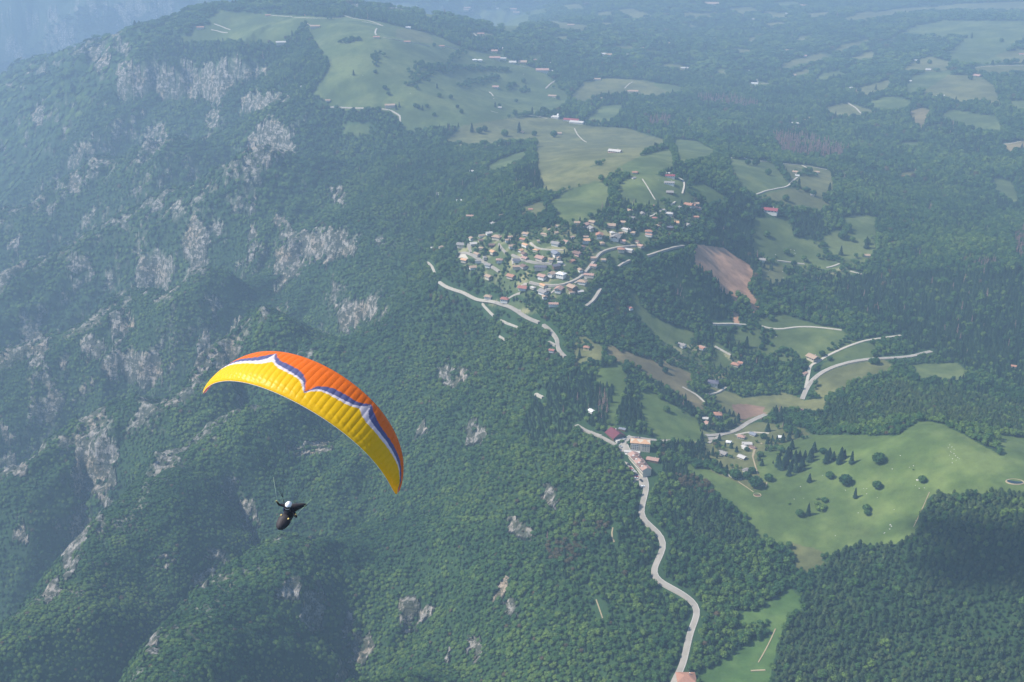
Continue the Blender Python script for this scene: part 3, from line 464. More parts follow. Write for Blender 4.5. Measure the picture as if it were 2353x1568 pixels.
def build_ground():
    b = NB('ground_mat'); pos = b.pos()
    att = b.n('ShaderNodeAttribute', attribute_name='cover'); rk = b.n('ShaderNodeAttribute', attribute_name='rock').outputs['Fac']
    n1 = b.noise(pos, 0.12, 5, 0.6); n2 = b.noise(pos, 0.011, 4); n3 = b.noise(pos, 0.6, 3)
    v = b.math('ADD', b.math('MULTIPLY', n1, 0.75), b.math('MULTIPLY', n2, 0.6)); v = b.math('ADD', v, b.math('MULTIPLY_ADD', n3, 0.4, 0.14))
    soil = b.mix(1.0, att.outputs['Color'], b.n('ShaderNodeCombineColor', {0: v, 1: v, 2: v}).outputs[0], 'MULTIPLY')
    # limestone: pale bands and dark streaks that run down the face
    sp = b.n('ShaderNodeSeparateXYZ', {0: pos}); strat = b.n('ShaderNodeCombineXYZ', {0: b.math('MULTIPLY', sp.outputs[0], 0.02), 1: b.math('MULTIPLY', sp.outputs[1], 0.02), 2: b.math('MULTIPLY', sp.outputs[2], 0.30)}).outputs[0]
    bands = b.noise(strat, 1.0, 4, 0.65)
    streak = b.n('ShaderNodeCombineXYZ', {0: b.math('MULTIPLY', sp.outputs[0], 0.16), 1: b.math('MULTIPLY', sp.outputs[1], 0.16), 2: b.math('MULTIPLY', sp.outputs[2], 0.03)}).outputs[0]
    st = b.noise(streak, 1.0, 5, 0.7)
    rc = b.mix(0.5, b.ramp(bands, [(0.3, (0.24, 0.22, 0.19)), (0.5, (0.47, 0.43, 0.37)), (0.7, (0.66, 0.59, 0.49))]), b.ramp(st, [(0.35, (0.075, 0.082, 0.075)), (0.52, (0.42, 0.39, 0.35)), (0.68, (0.68, 0.62, 0.54))]))
    rc = b.mix(b.ramp(b.noise(pos, 0.02, 2), [(0.5, (0, 0, 0)), (0.72, (0.7, 0.7, 0.7))]), rc, (0.56, 0.42, 0.28))
    veg = b.ramp(b.noise(pos, 0.10, 5, 0.7), [(0.42, (0, 0, 0)), (0.52, (1, 1, 1))])
    rc = b.mix(b.math('MULTIPLY', veg, 0.85), rc, (0.045, 0.065, 0.03))
    b.col(b.mix(rk, soil, rc)).rough(0.95)
    h = b.math('MULTIPLY', b.math('ADD', b.math('MULTIPLY', bands, 3.0), b.math('MULTIPLY', st, 7.0)), rk)
    b.bump(b.math('ADD', b.math('MULTIPLY', h, 1.6), b.math('MULTIPLY', n1, 0.5)), 1.0, 1.0)
    th = np.radians(np.concatenate([np.linspace(49, 6.0, 900), np.linspace(6.0, 3.6, 90)[1:]])); r = 600/np.tan(th)
    r = np.concatenate([r, np.geomspace(r[-1], 31000, 22)[1:]])
    az = np.radians(np.linspace(-33, 33, 960))
    azc = np.radians(np.concatenate([np.linspace(33, 60, 14), np.linspace(64, 296, 40), np.linspace(300, 327, 14)]))
    def put(az, r, tint=True):
        x, y, z = sector(az, r, '', None); return x, y, z
    x, y, z = put(az, r); c, rock, slope = cover(x, y)
    z = z + rock*(5.0*ridged(x, y, 26, 3)+1.2*fbm(x, y, 7, 2)-1.5)*np.where(y < 5200, 1, 0)
    n0 = len(x); nr, na = len(r), len(az)
    V = np.stack([x, y, z], 1); i = np.arange(n0).reshape(nr, na)
    F = [np.stack([i[:-1, :-1], i[:-1, 1:], i[1:, 1:], i[1:, :-1]], -1).reshape(-1, 4)]
    rc_ = r[::18]; rc_ = np.concatenate([rc_, [r[-1]]])
    x2, y2, z2 = put(azc, rc_); j = n0+np.arange(len(x2)).reshape(len(rc_), len(azc))
    F.append(np.stack([j[:-1, :-1], j[:-1, 1:], j[1:, 1:], j[1:, :-1]], -1).reshape(-1, 4))
    # disc below the viewpoint
    azf = np.concatenate([az[::24], [az[-1]], azc[1:-1]]); x3, y3, z3 = put(azf, np.array([1.0, 120, 260, 400, r[0]])); k = n0+len(x2)+np.arange(len(x3)).reshape(5, -1)
    kn = np.roll(k, -1, axis=1)
    F.append(np.stack([k[:-1], kn[:-1], kn[1:], k[1:]], -1).reshape(-1, 4))
    V = np.vstack([V, np.stack([x2, y2, z2-0.5], 1), np.stack([x3, y3, z3-0.5], 1)])
    cc = np.vstack([c, np.tile([0.035, 0.060, 0.024], (len(x2)+len(x3), 1))]); rr = np.concatenate([rock, np.zeros(len(x2)+len(x3))])
    o = grid_mesh('ground', V, np.vstack(F), b.m)
    a = o.data.attributes.new('cover', 'FLOAT_COLOR', 'POINT'); a.data.foreach_set('color', np.hstack([cc, np.ones((len(cc), 1))]).astype(np.float32).ravel())
    a = o.data.attributes.new('rock', 'FLOAT', 'POINT'); a.data.foreach_set('value', rr.astype(np.float32))
    tag(o, kind='structure'); return o
ground_o = build_ground()
M_ASPH = simple('worn_asphalt', (0.33, 0.30, 0.255), 0.9, 0.38, 0.10); M_GRAVEL = simple('pale_gravel', (0.44, 0.40, 0.33), 0.95, 0.25, 0.25); M_DIRT = simple('bare_dirt', (0.36, 0.29, 0.175), 0.95, 0.2, 0.2)
M_PAINT = simple('road_paint', (0.65, 0.65, 0.62), 0.7, 0.1, 1.0)
def drape(name, k, nrm, wd, mat, lift):
    offs = np.linspace(-0.5, 0.5, 5)*wd; V = []; F = []
    for s in range(len(k)):
        ed = hgt(k[s, 0]+nrm[s, 0]*offs, k[s, 1]+nrm[s, 1]*offs).max()
        for o_ in offs:
            V.append((k[s, 0]+nrm[s, 0]*o_, k[s, 1]+nrm[s, 1]*o_, ed+lift))
        V.append((*(k[s]+nrm[s]*offs[-1]*1.25), ed-2.5)); V.append((*(k[s]+nrm[s]*offs[0]*1.25), ed-2.5))
    m = len(offs)+2
    for s in range(len(k)-1):
        for q in range(len(offs)-1): F.append((s*m+q, s*m+q+1, (s+1)*m+q+1, (s+1)*m+q))
        F.append((s*m+4, s*m+5, (s+1)*m+5, (s+1)*m+4)); F.append((s*m+6, s*m, (s+1)*m, (s+1)*m+6))
    return mesh_obj(name, V, F, mat)
MROAD = [M_ASPH, M_GRAVEL, M_DIRT]
for q, (nm, wd, k, nrm, mk) in enumerate(ribbons):
    if len(k) < 2: continue
    tag(drape(nm, k, nrm, wd, MROAD[mk], 0.25+0.004*(q % 9)), kind='structure')
    if q in (0, 2, 4):   # edge lines on the surfaced roads
        for s in (-1, 1):
            tag(drape('road_marking', k+nrm*(s*(wd/2-0.5)), nrm, 0.22, M_PAINT, 0.44), kind='structure')
def slab(name, P, mat, lift=0.3):
    P = P[::2] if len(P) > 60 else P; V = [(p[0], p[1], float(hgt(p[0], p[1]))+lift) for p in P]
    bm = bmesh.new(); vs = [bm.verts.new(v) for v in V]; f = bm.faces.new(vs)
    r = bmesh.ops.extrude_face_region(bm, geom=[f]); 
    for g in r['geom']:
        if isinstance(g, bmesh.types.BMVert): g.co.z -= 2.0
    bmesh.ops.recalc_face_normals(bm, faces=bm.faces); bmesh.ops.triangulate(bm, faces=bm.faces)
    me = bpy.data.meshes.new(name); bm.to_mesh(me); bm.free(); me.materials.append(mat); o = bpy.data.objects.new(name, me); COL.objects.link(o); return o
for nm, P, mk in lots_w: tag(slab(nm, P, MROAD[mk], 0.55), kind='structure')
# ------------------------------------------------------------------ haze
def build_haze():
    X = 33000; z0, z1 = -1010.0, 660.0
    V = [(-X, -X, z0), (X, -X, z0), (X, X, z0), (-X, X, z0), (-X, -X, z1), (X, -X, z1), (X, X, z1), (-X, X, z1)]
    F = [(0, 3, 2, 1), (4, 5, 6, 7), (0, 1, 5, 4), (1, 2, 6, 5), (2, 3, 7, 6), (3, 0, 4, 7)]
    m = bpy.data.materials.new('haze_air'); m.use_nodes = True; t = m.node_tree; t.nodes.clear()
    out = t.nodes.new('ShaderNodeOutputMaterial'); pv = t.nodes.new('ShaderNodeVolumePrincipled')
    pv.inputs['Color'].default_value = (0.45, 0.64, 0.88, 1); pv.inputs['Density'].default_value = HAZE_K; pv.inputs['Anisotropy'].default_value = 0.0
    t.links.new(pv.outputs[0], out.inputs['Volume'])
    o = mesh_obj('haze', V, F, m); tag(o, kind='stuff', label='pale blue summer haze filling the air over the whole valley', cat='haze'); return o
build_haze()
# ------------------------------------------------------------------ trees: meshes
def foliage_mat(name, c1, c2, c3):
    b = NB(name); oi = b.n('ShaderNodeObjectInfo'); tn = b.n('ShaderNodeAttribute', attribute_name='tint', attribute_type='INSTANCER').outputs['Fac']
    f = b.math('ADD', b.math('MULTIPLY', oi.outputs['Random'], 0.55), b.math('MULTIPLY', tn, 0.45))
    col = b.ramp(f, [(0.12, c1), (0.5, c2), (0.88, c3)])
    nz = b.noise(b.obj(), 1.3, 3); v = b.math('MULTIPLY_ADD', nz, 0.9, 0.55)
    col = b.mix(1.0, col, b.n('ShaderNodeCombineColor', {0: v, 1: v, 2: v}).outputs[0], 'MULTIPLY')
    b.col(col).rough(0.75); b.b.inputs['Specular IOR Level'].default_value = 0.15
    return b.m
M_LEAF = foliage_mat('broadleaf_foliage', (0.018, 0.058, 0.020), (0.042, 0.098, 0.024), (0.100, 0.160, 0.032))
M_NEEDLE = foliage_mat('spruce_foliage', (0.012, 0.036, 0.018), (0.018, 0.048, 0.022), (0.030, 0.062, 0.024))
M_PINE = foliage_mat('pine_foliage', (0.024, 0.056, 0.020), (0.038, 0.078, 0.026), (0.072, 0.105, 0.036))
M_DEADW = foliage_mat('dead_branches', (0.16, 0.105, 0.085), (0.24, 0.155, 0.125), (0.30, 0.21, 0.17))
M_TAWNY = foliage_mat('tawny_foliage', (0.060, 0.058, 0.026), (0.085, 0.070, 0.034), (0.105, 0.080, 0.042))
M_BARK = simple('bark', (0.11, 0.085, 0.06), 0.95, 0.3, 3.0)
def icos(sub):
    bm = bmesh.new(); bmesh.ops.create_icosphere(bm, subdivisions=sub, radius=1)
    v = np.array([x.co[:] for x in bm.verts]); f = [[y.index for y in x.verts] for x in bm.faces]; bm.free(); return v, f
ICO1, ICO2 = icos(1), icos(2)
def blob(V, F, c, r, ico, R, jit=0.22):
    v, f = ico; b = len(V); k = R.uniform(0.85, 1.15)
    for p in v:
        j = 1+R.uniform(-jit, jit)*1.0
        V.append((c[0]+p[0]*r[0]*j*k, c[1]+p[1]*r[1]*j, c[2]+p[2]*r[2]*j))
    F += [[i+b for i in q] for q in f]
def leaves(V, F, c, r, n, s, R):
    for _ in range(n):
        a = R.uniform(0, 6.283); z = R.uniform(-0.5, 1); q = math.sqrt(max(0, 1-z*z)); k = R.uniform(0.9, 1.16)
        p = np.array([c[0]+r[0]*q*math.cos(a)*k, c[1]+r[1]*q*math.sin(a)*k, c[2]+r[2]*z*k]); u = np.array([R.gauss(0, 1) for _ in range(3)]); u /= np.linalg.norm(u)+1e-6
        w_ = np.cross(u, [R.gauss(0, 1) for _ in range(3)]); w_ /= np.linalg.norm(w_)+1e-6; b = len(V); s1 = s*R.uniform(0.6, 1.3)
        V += [tuple(p+u*s1), tuple(p+w_*s1*0.8), tuple(p-u*s1), tuple(p-w_*s1*0.8)]; F.append([b, b+1, b+2, b+3])
def crown_broad(seed, rad=3.4, h=6.5, base=2.0, nb=9, ico=ICO1, nl=130):
    R = random.Random(seed); V = []; F = []
    blob(V, F, (0, 0, base+h*0.5), (rad*0.78, rad*0.78, h*0.46), ico, R, 0.15)
    for i in range(nb):
        a = i*2.4+R.uniform(0, 1); z = 0.25+0.7*(i/nb); q = rad*math.sqrt(max(0.05, 1-(z-0.35)**2/0.5))*0.62; s = rad*R.uniform(0.34, 0.52)
        blob(V, F, (q*math.cos(a), q*math.sin(a), base+h*z*0.95), (s, s, s*0.85), ico, R)
    leaves(V, F, (0, 0, base+h*0.52), (rad, rad, h*0.50), nl, rad*0.13, R); return V, F
def crown_spruce(seed, rad=2.6, h=15, base=1.5, tiers=8, k=11):
    R = random.Random(seed); V = []; F = []
    for t in range(tiers):
        z0 = base+(h-base)*t/tiers; z1 = z0+(h-base)/tiers*1.9; r = rad*(1-t/tiers)**0.85*R.uniform(0.88, 1.1); b = len(V); V.append((R.uniform(-.1, .1), R.uniform(-.1, .1), min(z1, h)))
        a0 = R.uniform(0, 6)
        for i in range(2*k):
            rr = r*(R.uniform(0.92, 1.22) if i % 2 == 0 else R.uniform(0.55, 0.72)); a = a0+math.pi*i/k
            V.append((rr*math.cos(a), rr*math.sin(a), z0-(0.35 if i % 2 == 0 else -0.15)*r*0.5))
        F += [[b, b+1+i, b+1+(i+1) % (2*k)] for i in range(2*k)]
    return V, F
def crown_pine(seed, rad=2.6, h=8, base=3.0, nl=150):
    R = random.Random(seed); V = []; F = []
    for i in range(8):
        z = i/8; q = rad*(1-z)**0.7*0.5; a = i*2.4+R.uniform(0, .8); s = rad*(0.55*(1-z)+0.22)
        blob(V, F, (q*math.cos(a), q*math.sin(a), base+h*z*0.9), (s, s, s*1.0), ICO1, R, 0.28)
    leaves(V, F, (0, 0, base+h*0.38), (rad*0.95, rad*0.95, h*0.42), nl, 0.34, R); leaves(V, F, (0, 0, base+h*0.7), (rad*0.45, rad*0.45, h*0.3), nl//3, 0.3, R); return V, F
def crown_dead(seed, rad=1.5, h=13):
    R = random.Random(seed); V = []; F = []
    for i in range(150):
        z = 1.5+(h-2)*R.random(); r = rad*(1-z/h)*1.2+0.2; a = R.uniform(0, 6.28); b = len(V); d = (r*math.cos(a), r*math.sin(a)); n = (-math.sin(a)*0.30, math.cos(a)*0.30)
        V += [(0, 0, z+0.3), (d[0]+n[0], d[1]+n[1], z-0.3), (d[0]-n[0], d[1]-n[1], z-0.5)]; F.append([b, b+1, b+2])
    return V, F
def trunk(V, F, r, h, k=6):
    b = len(V)
    for z, q in ((-1.5, r*1.3), (h*0.4, r*0.8), (h, r*0.3)):
        V += [(q*math.cos(6.283*i/k), q*math.sin(6.283*i/k), z) for i in range(k)]
    for s in range(2): F += [[b+s*k+i, b+s*k+(i+1) % k, b+(s+1)*k+(i+1) % k, b+(s+1)*k+i] for i in range(k)]
def tree_mesh(name, VF, mat, tr=(0.25, 5)):
    V, F = VF; nf = len(F); trunk(V, F, *tr); me = bpy.data.meshes.new(name); me.from_pydata(V, [], F); me.materials.append(mat); me.materials.append(M_BARK)
    me.polygons.foreach_set('material_index', np.array([0]*nf+[1]*(len(F)-nf), np.int32)); me.update(); return me
ME = {'broad': [tree_mesh('broadleaf_tree', crown_broad(i, 3.3+0.3*i, 6.0+0.5*i), M_LEAF, (0.22, 4)) for i in range(3)],
      'spruce': [tree_mesh('spruce_tree', crown_spruce(10+i, 2.7+0.25*i, 10+1.2*i), M_NEEDLE, (0.22, 6)) for i in range(3)],
      'pine': [tree_mesh('pine_tree', crown_pine(20+i, 2.6+0.2*i, 5.2+0.6*i), M_PINE, (0.2, 6)) for i in range(3)],
      'dead': [tree_mesh('dead_spruce', crown_dead(30+i), M_DEADW, (0.22, 13)) for i in range(2)],
      'tawny': [tree_mesh('tawny_tree', crown_broad(40+i, 3.2, 6), M_TAWNY, (0.2, 4)) for i in range(2)]}
# ------------------------------------------------------------------ forest: where every tree stands
CLEAR = []     # (x, y, r) round houses and other things, filled by the houses table
def plant(r0, r1, sp, seed):
    R = np.random.default_rng(seed); xm = r1*math.sin(math.radians(36))
    nx = int(2*xm/sp); ny = int((r1-r0*0.86)/sp); i, j = np.meshgrid(np.arange(nx), np.arange(ny))
    x = -xm+(i+0.5*(j % 2)+R.uniform(-.36, .36, i.shape))*sp; y = r0*0.86+(j+R.uniform(-.36, .36, i.shape))*sp; x, y = x.ravel(), y.ravel()
    rr = np.hypot(x, y); m = (rr >= r0) & (rr < r1) & (np.abs(np.arctan2(x, y)) < math.radians(35)); x, y = x[m], y[m]
    z = hgt(x, y); P = np.stack([x, y, z], 1); u, v, d = project(P); m = (u > -170) & (u < 2520) & (v > -60) & (v < 1720); return P[m]
def keep(P, gap):
    x, y = P[:, 0], P[:, 1]; R = np.random.default_rng(len(x)); n = len(x)
    wx = x+3.0*fbm(x, y, 14, 2); wy = y+3.0*fbm(x+50, y, 14, 2)
    inm = any_poly(wx, wy, mead_w) | any_poly(wx, wy, mead_up); ok = ~inm
    ok &= ~any_poly(wx, wy, brown_w+brown_up)
    rp = any_poly(x, y, rock_w+rock_up); ok &= ~(rp & (fbm(x, y, 17, 3) > -0.22) & (R.random(n) < 0.97))
    e = 5.0; sl = np.hypot((hgt(x+e, y)-hgt(x-e, y))/(2*e), (hgt(x, y+e)-hgt(x, y-e))/(2*e))
    rim = grid_interp(RIM, x, y); ok &= ~((rim > 0.87) & (fbm(x+40, y, 45, 4) > 0.05) & (y > 1250) & (R.random(n) < 0.8))
    bare = grid_interp(ESC, x, y)*sstep(1350, 1900, y)*sstep(0.66, 0.86, ridged(x*0.9+y*0.3, y*0.5, 95, 4)+0.25*(sl-0.9)+0.22*fbm(x, y, 90, 4))*sstep(-0.05, 0.25, fbm(x+600, y, 60, 3)); ok &= R.random(n) > bare*0.9
    ok &= sl+0.9*fbm(x+900, y, 22, 3)+0.5*fbm(x, y, 90, 4) < 2.1
    th = any_poly(x, y, thin_w); ok &= ~th | ((fbm(x, y, 30, 3) > -0.06) & ~inm) | ((R.random(n) < 0.38) & ~inm)
    scrub = inm & th & (fbm(x+300, y, 30, 3) > 0.22) & (R.random(n) < 0.7); ok |= scrub
    ok &= ~road_clear(x, y, gap); rr_ = np.hypot(x, y); ok &= ~road_clear(x+x/rr_*6, y+y/rr_*6, 0.5)
    for cx, cy, cr in CLEAR: ok &= (x-cx)**2+(y-cy)**2 > cr*cr
    return P[ok]
def sort_kinds(P, sp):
    x, y = P[:, 0], P[:, 1]; n = len(x); R = np.random.default_rng(n+1); k = np.zeros(n, int)
    con = fbm(x+2000, y-700, 130, 4); plateau = sstep(-40, 60, P[:, 2]) * 1.0
    k[(R.random(n) < 0.015+plateau*np.clip(con*1.6-0.05, 0, 0.6))] = 1
    m = any_poly(x, y, spruce_w); k[m & (R.random(n) < 0.82)] = 1
    m = any_poly(x, y, pine_w); k[m & (R.random(n) < 0.86)] = 2
    m = any_poly(x, y, dead_w); k[m & (R.random(n) < 0.8)] = 3
    m = any_poly(x, y, tawny_w); k[m & (R.random(n) < 0.7)] = 4
    k[(k == 0) & (R.random(n) < 0.012)] = 4; k[(k == 1) & (R.random(n) < 0.02)] = 3
    return k
def lean(P, wgt, spin):
    """euler angles of a tree that leans with the slope by the given share"""
    x, y = P[:, 0], P[:, 1]; e = 9.0; n = np.stack([-(hgt(x+e, y)-hgt(x-e, y))/(2*e)*wgt, -(hgt(x, y+e)-hgt(x, y-e))/(2*e)*wgt, np.ones(len(x))], 1); n /= np.linalg.norm(n, axis=1)[:, None]
    a = np.stack([np.cos(spin), np.sin(spin), 0*x], 1); a -= n*(a*n).sum(1)[:, None]; a /= np.linalg.norm(a, axis=1)[:, None]; b = np.cross(n, a)
    return np.stack([np.arctan2(b[:, 2], n[:, 2]), np.arcsin(np.clip(-a[:, 2], -1, 1)), np.arctan2(a[:, 1], a[:, 0])], 1)
def scatter_object(name, label, P, meshes, kinds, sc, tint, donors, rot=None):
    """one stuff object whose geometry nodes stand a tree on every point"""
    me = bpy.data.meshes.new(name); me.vertices.add(len(P)); me.vertices.foreach_set('co', P.astype(np.float32).ravel()); me.update()
    R = np.random.default_rng(len(P))
    for an, ty, key, v in (('tint', 'FLOAT', 'value', tint), ('pick', 'INT', 'value', kinds)):
        a = me.attributes.new(an, ty, 'POINT'); a.data.foreach_set(key, np.asarray(v, np.int32 if ty == 'INT' else np.float32))
    a = me.attributes.new('size', 'FLOAT_VECTOR', 'POINT'); a.data.foreach_set('vector', sc.astype(np.float32).ravel())
    if rot is None: rot = np.stack([np.zeros(len(P)), np.zeros(len(P)), R.uniform(0, 6.28, len(P))], 1)
    a = me.attributes.new('turn', 'FLOAT_VECTOR', 'POINT'); a.data.foreach_set('vector', np.asarray(rot, np.float32).ravel())
    o = bpy.data.objects.new(name, me); COL.objects.link(o)
    g = bpy.data.node_groups.new(name, 'GeometryNodeTree'); g.interface.new_socket('Geometry', in_out='INPUT', socket_type='NodeSocketGeometry'); g.interface.new_socket('Geometry', in_out='OUTPUT', socket_type='NodeSocketGeometry')
    N = g.nodes; L = g.links; gi = N.new('NodeGroupInput'); go = N.new('NodeGroupOutput'); iop = N.new('GeometryNodeInstanceOnPoints'); jn = N.new('GeometryNodeJoinGeometry')
    for d in reversed(donors):
        oi = N.new('GeometryNodeObjectInfo'); oi.inputs['Object'].default_value = d; oi.transform_space = 'ORIGINAL'; oi.inputs['As Instance'].default_value = False
        gti = N.new('GeometryNodeGeometryToInstance'); L.new(oi.outputs['Geometry'], gti.inputs[0]); L.new(gti.outputs[0], jn.inputs[0])
    L.new(gi.outputs[0], iop.inputs['Points']); L.new(jn.outputs[0], iop.inputs['Instance']); iop.inputs['Pick Instance'].default_value = True
    def attr(an, ty):
        a = N.new('GeometryNodeInputNamedAttribute'); a.data_type = ty; a.inputs['Name'].default_value = an; return a.outputs['Attribute']
    L.new(attr('pick', 'INT'), iop.inputs['Instance Index']); L.new(attr('size', 'FLOAT_VECTOR'), iop.inputs['Scale'])
    L.new(attr('turn', 'FLOAT_VECTOR'), iop.inputs['Rotation'])
    L.new(iop.outputs[0], go.inputs[0]); md = o.modifiers.new('forest', 'NODES'); md.node_group = g
    tag(o, label, 'forest', kind='stuff'); return o
KN = ['broad', 'spruce', 'pine', 'dead', 'tawny']
INFO = {'broad': ('broadleaf_tree', 'broadleaf tree in the closed green woods at the foot of the picture', 'broadleaf trees of the nearest woods'),
 'spruce': ('spruce_tree', 'dark pointed spruce in the conifer stands above the road and hamlet', 'spruces in the conifer stands'),
 'pine': ('pine_tree', 'pine in the dense plantation at the lower right corner', 'pines of the plantation'),
 'dead': ('dead_spruce', 'bare brown dead spruce among the living trees', 'dead spruces in the woods'),
 'tawny': ('tawny_tree', 'broadleaf tree with tawny brown foliage in the green woods', 'tawny trees in the woods')}
def build_forest():
    zones = [(700, 1450, 4.3, 0.70, 1), (1450, 2300, 5.4, 0.88, 2), (2300, 3600, 8.6, 1.38, 3), (3600, 7300, 19.0, 3.1, 4)]
    near = {k: [] for k in range(5)}; rest = []
    for r0, r1, sp, s, sd_ in zones:
        P = keep(plant(r0, r1, sp, sd_), 2.6*s if sd_ > 1 else 3.6); k = sort_kinds(P, sp); R = np.random.default_rng(sd_+50); n = len(P)
        x, y = P[:, 0], P[:, 1]; esc_ = sstep(20, -160, P[:, 2])
        size = s*(0.62+0.62*R.random(n)**1.6+0.35*fbm(x, y, 60, 3)+0.30*(R.random(n) < 0.08))*(1-0.16*esc_); size = size*np.where(any_poly(x, y, thin_w) & (k == 0), 0.85, 1)
        hz = R.uniform(0.85, 1.2, n)*np.where(s > 1.5, 0.75 if s < 3 else 0.5, 1.0); W_e = grid_interp(ESC, x, y); low = (k == 0) | (k == 4); sc = np.stack([size, size, size*hz*np.where(low, 1-0.5*W_e, 1-0.2*W_e)], 1); rt = lean(P, np.where(low, 0.9*W_e, 0.0), R.uniform(0, 6.28, n))
        tint = np.clip(0.45+1.3*fbm(x+77, y, 160, 3)+0.9*fbm(x, y+31, 30, 2)+0.30*sstep(0.0, 1.0, (1500-np.hypot(x, y))/600)*sstep(-100, 20, P[:, 2]), 0, 1)
        u, v, d = project(P+np.array([0, 0, 4.0]))
        for q in range(5):
            m = np.where(k == q)[0]; inview = m[(u[m] > 5) & (u[m] < 2348) & (v[m] > 5) & (v[m] < 1562)] if sd_ <= 2 else np.array([], int)
            for i in inview: near[q].append((d[i]/size[i], P[i], sc[i], tint[i], rt[i]))
            o_ = np.setdiff1d(m, inview); rest += [(q, P[o_], sc[o_], tint[o_], rt[o_])]
    KINDS = {q: [[], [], [], []] for q in range(5)}
    for q, P, sc, t, rt in rest: KINDS[q][0].append(P); KINDS[q][1].append(sc); KINDS[q][2].append(t); KINDS[q][3].append(rt)
    for q in range(5):
        L = sorted(near[q], key=lambda a: a[0]); nm, lab, grp = INFO[KN[q]]; donors = []
        for i, (_, p, sc, t, rnd) in enumerate(L[:300]):
            o = bpy.data.objects.new(nm, ME[KN[q]][i % len(ME[KN[q]])]); COL.objects.link(o); o.location = p; o.scale = sc; o.rotation_euler = tuple(rnd); tag(o, lab, 'tree', grp, tint=t)
            if i < len(ME[KN[q]]): donors.append(o)
        r = L[300:]
        P = np.vstack([np.array([a[1] for a in r]).reshape(-1, 3)]+KINDS[q][0]); sc = np.vstack([np.array([a[2] for a in r]).reshape(-1, 3)]+KINDS[q][1]); t = np.concatenate([np.array([a[3] for a in r])]+KINDS[q][2]); rt = np.vstack([np.array([a[4] for a in r]).reshape(-1, 3)]+KINDS[q][3])
        if len(P) == 0: continue
        fl = {'broad': ('broadleaf_forest', 'green broadleaf forest covering the slopes and plateau'), 'spruce': ('spruce_forest', 'dark spruce forest mixed through the woods'), 'pine': ('pine_forest', 'dense pine plantation and its outliers on the right'),
              'dead': ('dead_spruce_stand', 'brown dead spruces standing in patches in the forest'), 'tawny': ('tawny_forest', 'tawny brown broadleaf trees scattered through the forest')}[KN[q]]
        scatter_object(fl[0], fl[1], P, None, np.random.default_rng(q).integers(0, len(donors), len(P)), sc, t, donors, rt)
        print('FOREST', KN[q], len(P))
# ------------------------------------------------------------------ buildings
ROOFC = {'tan': (0.40, 0.285, 0.20), 'grey': (0.285, 0.265, 0.245), 'brown': (0.20, 0.125, 0.10), 'orange': (0.40, 0.205, 0.135), 'red': (0.35, 0.145, 0.11), 'crimson': (0.27, 0.07, 0.075), 'salmon': (0.42, 0.26, 0.205), 'peach': (0.60, 0.355, 0.20), 'white': (0.78, 0.77, 0.74), 'slate': (0.13, 0.125, 0.155), 'maroon': (0.16, 0.045, 0.055), 'bluegrey': (0.22, 0.235, 0.27), 'pale': (0.52, 0.49, 0.45)}
def roof_mat(k):
    b = NB(k+'_tiles'); p = b.obj(); wv = b.n('ShaderNodeTexWave', {'Vector': p, 'Scale': 1.1, 'Distortion': 0.6, 'Detail': 2}, bands_direction='Y')
    f = b.math('ADD', b.math('MULTIPLY', wv.outputs['Fac'], 0.22), b.math('MULTIPLY_ADD', b.noise(p, 0.8, 4), 0.5, 0.62))
    b.col(b.mix(1.0, ROOFC[k], b.n('ShaderNodeCombineColor', {0: f, 1: f, 2: f}).outputs[0], 'MULTIPLY')).rough(0.85); b.bump(wv.outputs['Fac'], 0.05); return b.m
M_ROOF = {k: roof_mat(k) for k in ROOFC}
M_WALL = {'white': simple('white_render', (0.64, 0.62, 0.57), 0.9, 0.08, 0.3), 'cream': simple('cream_render', (0.54, 0.48, 0.37), 0.9, 0.08, 0.3), 'yellow': simple('yellow_render', (0.72, 0.55, 0.26), 0.9, 0.08, 0.3), 'wood': simple('dark_timber', (0.16, 0.095, 0.055), 0.8, 0.2, 1.0), 'stone': simple('stone_wall', (0.42, 0.38, 0.33), 0.95, 0.25, 0.8), 'pinkish': simple('pink_render', (0.62, 0.40, 0.34), 0.9, 0.08, 0.3)}
M_GLASS = simple('window_glass', (0.035, 0.045, 0.055), 0.15, 0.1, 1.0); M_FRAME = simple('timber_trim', (0.13, 0.075, 0.045), 0.8, 0.15, 2.0); M_CHIM = simple('chimney_masonry', (0.55, 0.45, 0.38), 0.95, 0.2, 1.0); M_CONC = simple('concrete', (0.50, 0.48, 0.44), 0.95, 0.15, 0.4)
def box_vf(x0, x1, y0, y1, z0, z1, V, F):
    b = len(V); V += [(x0, y0, z0), (x1, y0, z0), (x1, y1, z0), (x0, y1, z0), (x0, y0, z1), (x1, y0, z1), (x1, y1, z1), (x0, y1, z1)]
    F += [(b, b+3, b+2, b+1), (b+4, b+5, b+6, b+7), (b, b+1, b+5, b+4), (b+1, b+2, b+6, b+5), (b+2, b+3, b+7, b+6), (b+3, b, b+4, b+7)]
def add_box(name, x0, x1, y0, y1, z0, z1, mat, parent):
    V, F = [], []; box_vf(x0, x1, y0, y1, z0, z1, V, F); return mesh_obj(name, V, F, mat, parent)
def gable_body(L, W, e, r, base=-4):   # ridge along x, eaves e, ridge r
    x, y = L/2, W/2
    V = [(-x, -y, base), (x, -y, base), (x, y, base), (-x, y, base), (-x, -y, e), (x, -y, e), (x, y, e), (-x, y, e), (-x, 0, r-0.15), (x, 0, r-0.15)]
    return V, [(0, 3, 2, 1), (0, 1, 5, 4), (2, 3, 7, 6), (1, 2, 6, 9, 5), (3, 0, 4, 8, 7), (4, 5, 9, 8), (6, 7, 8, 9)]
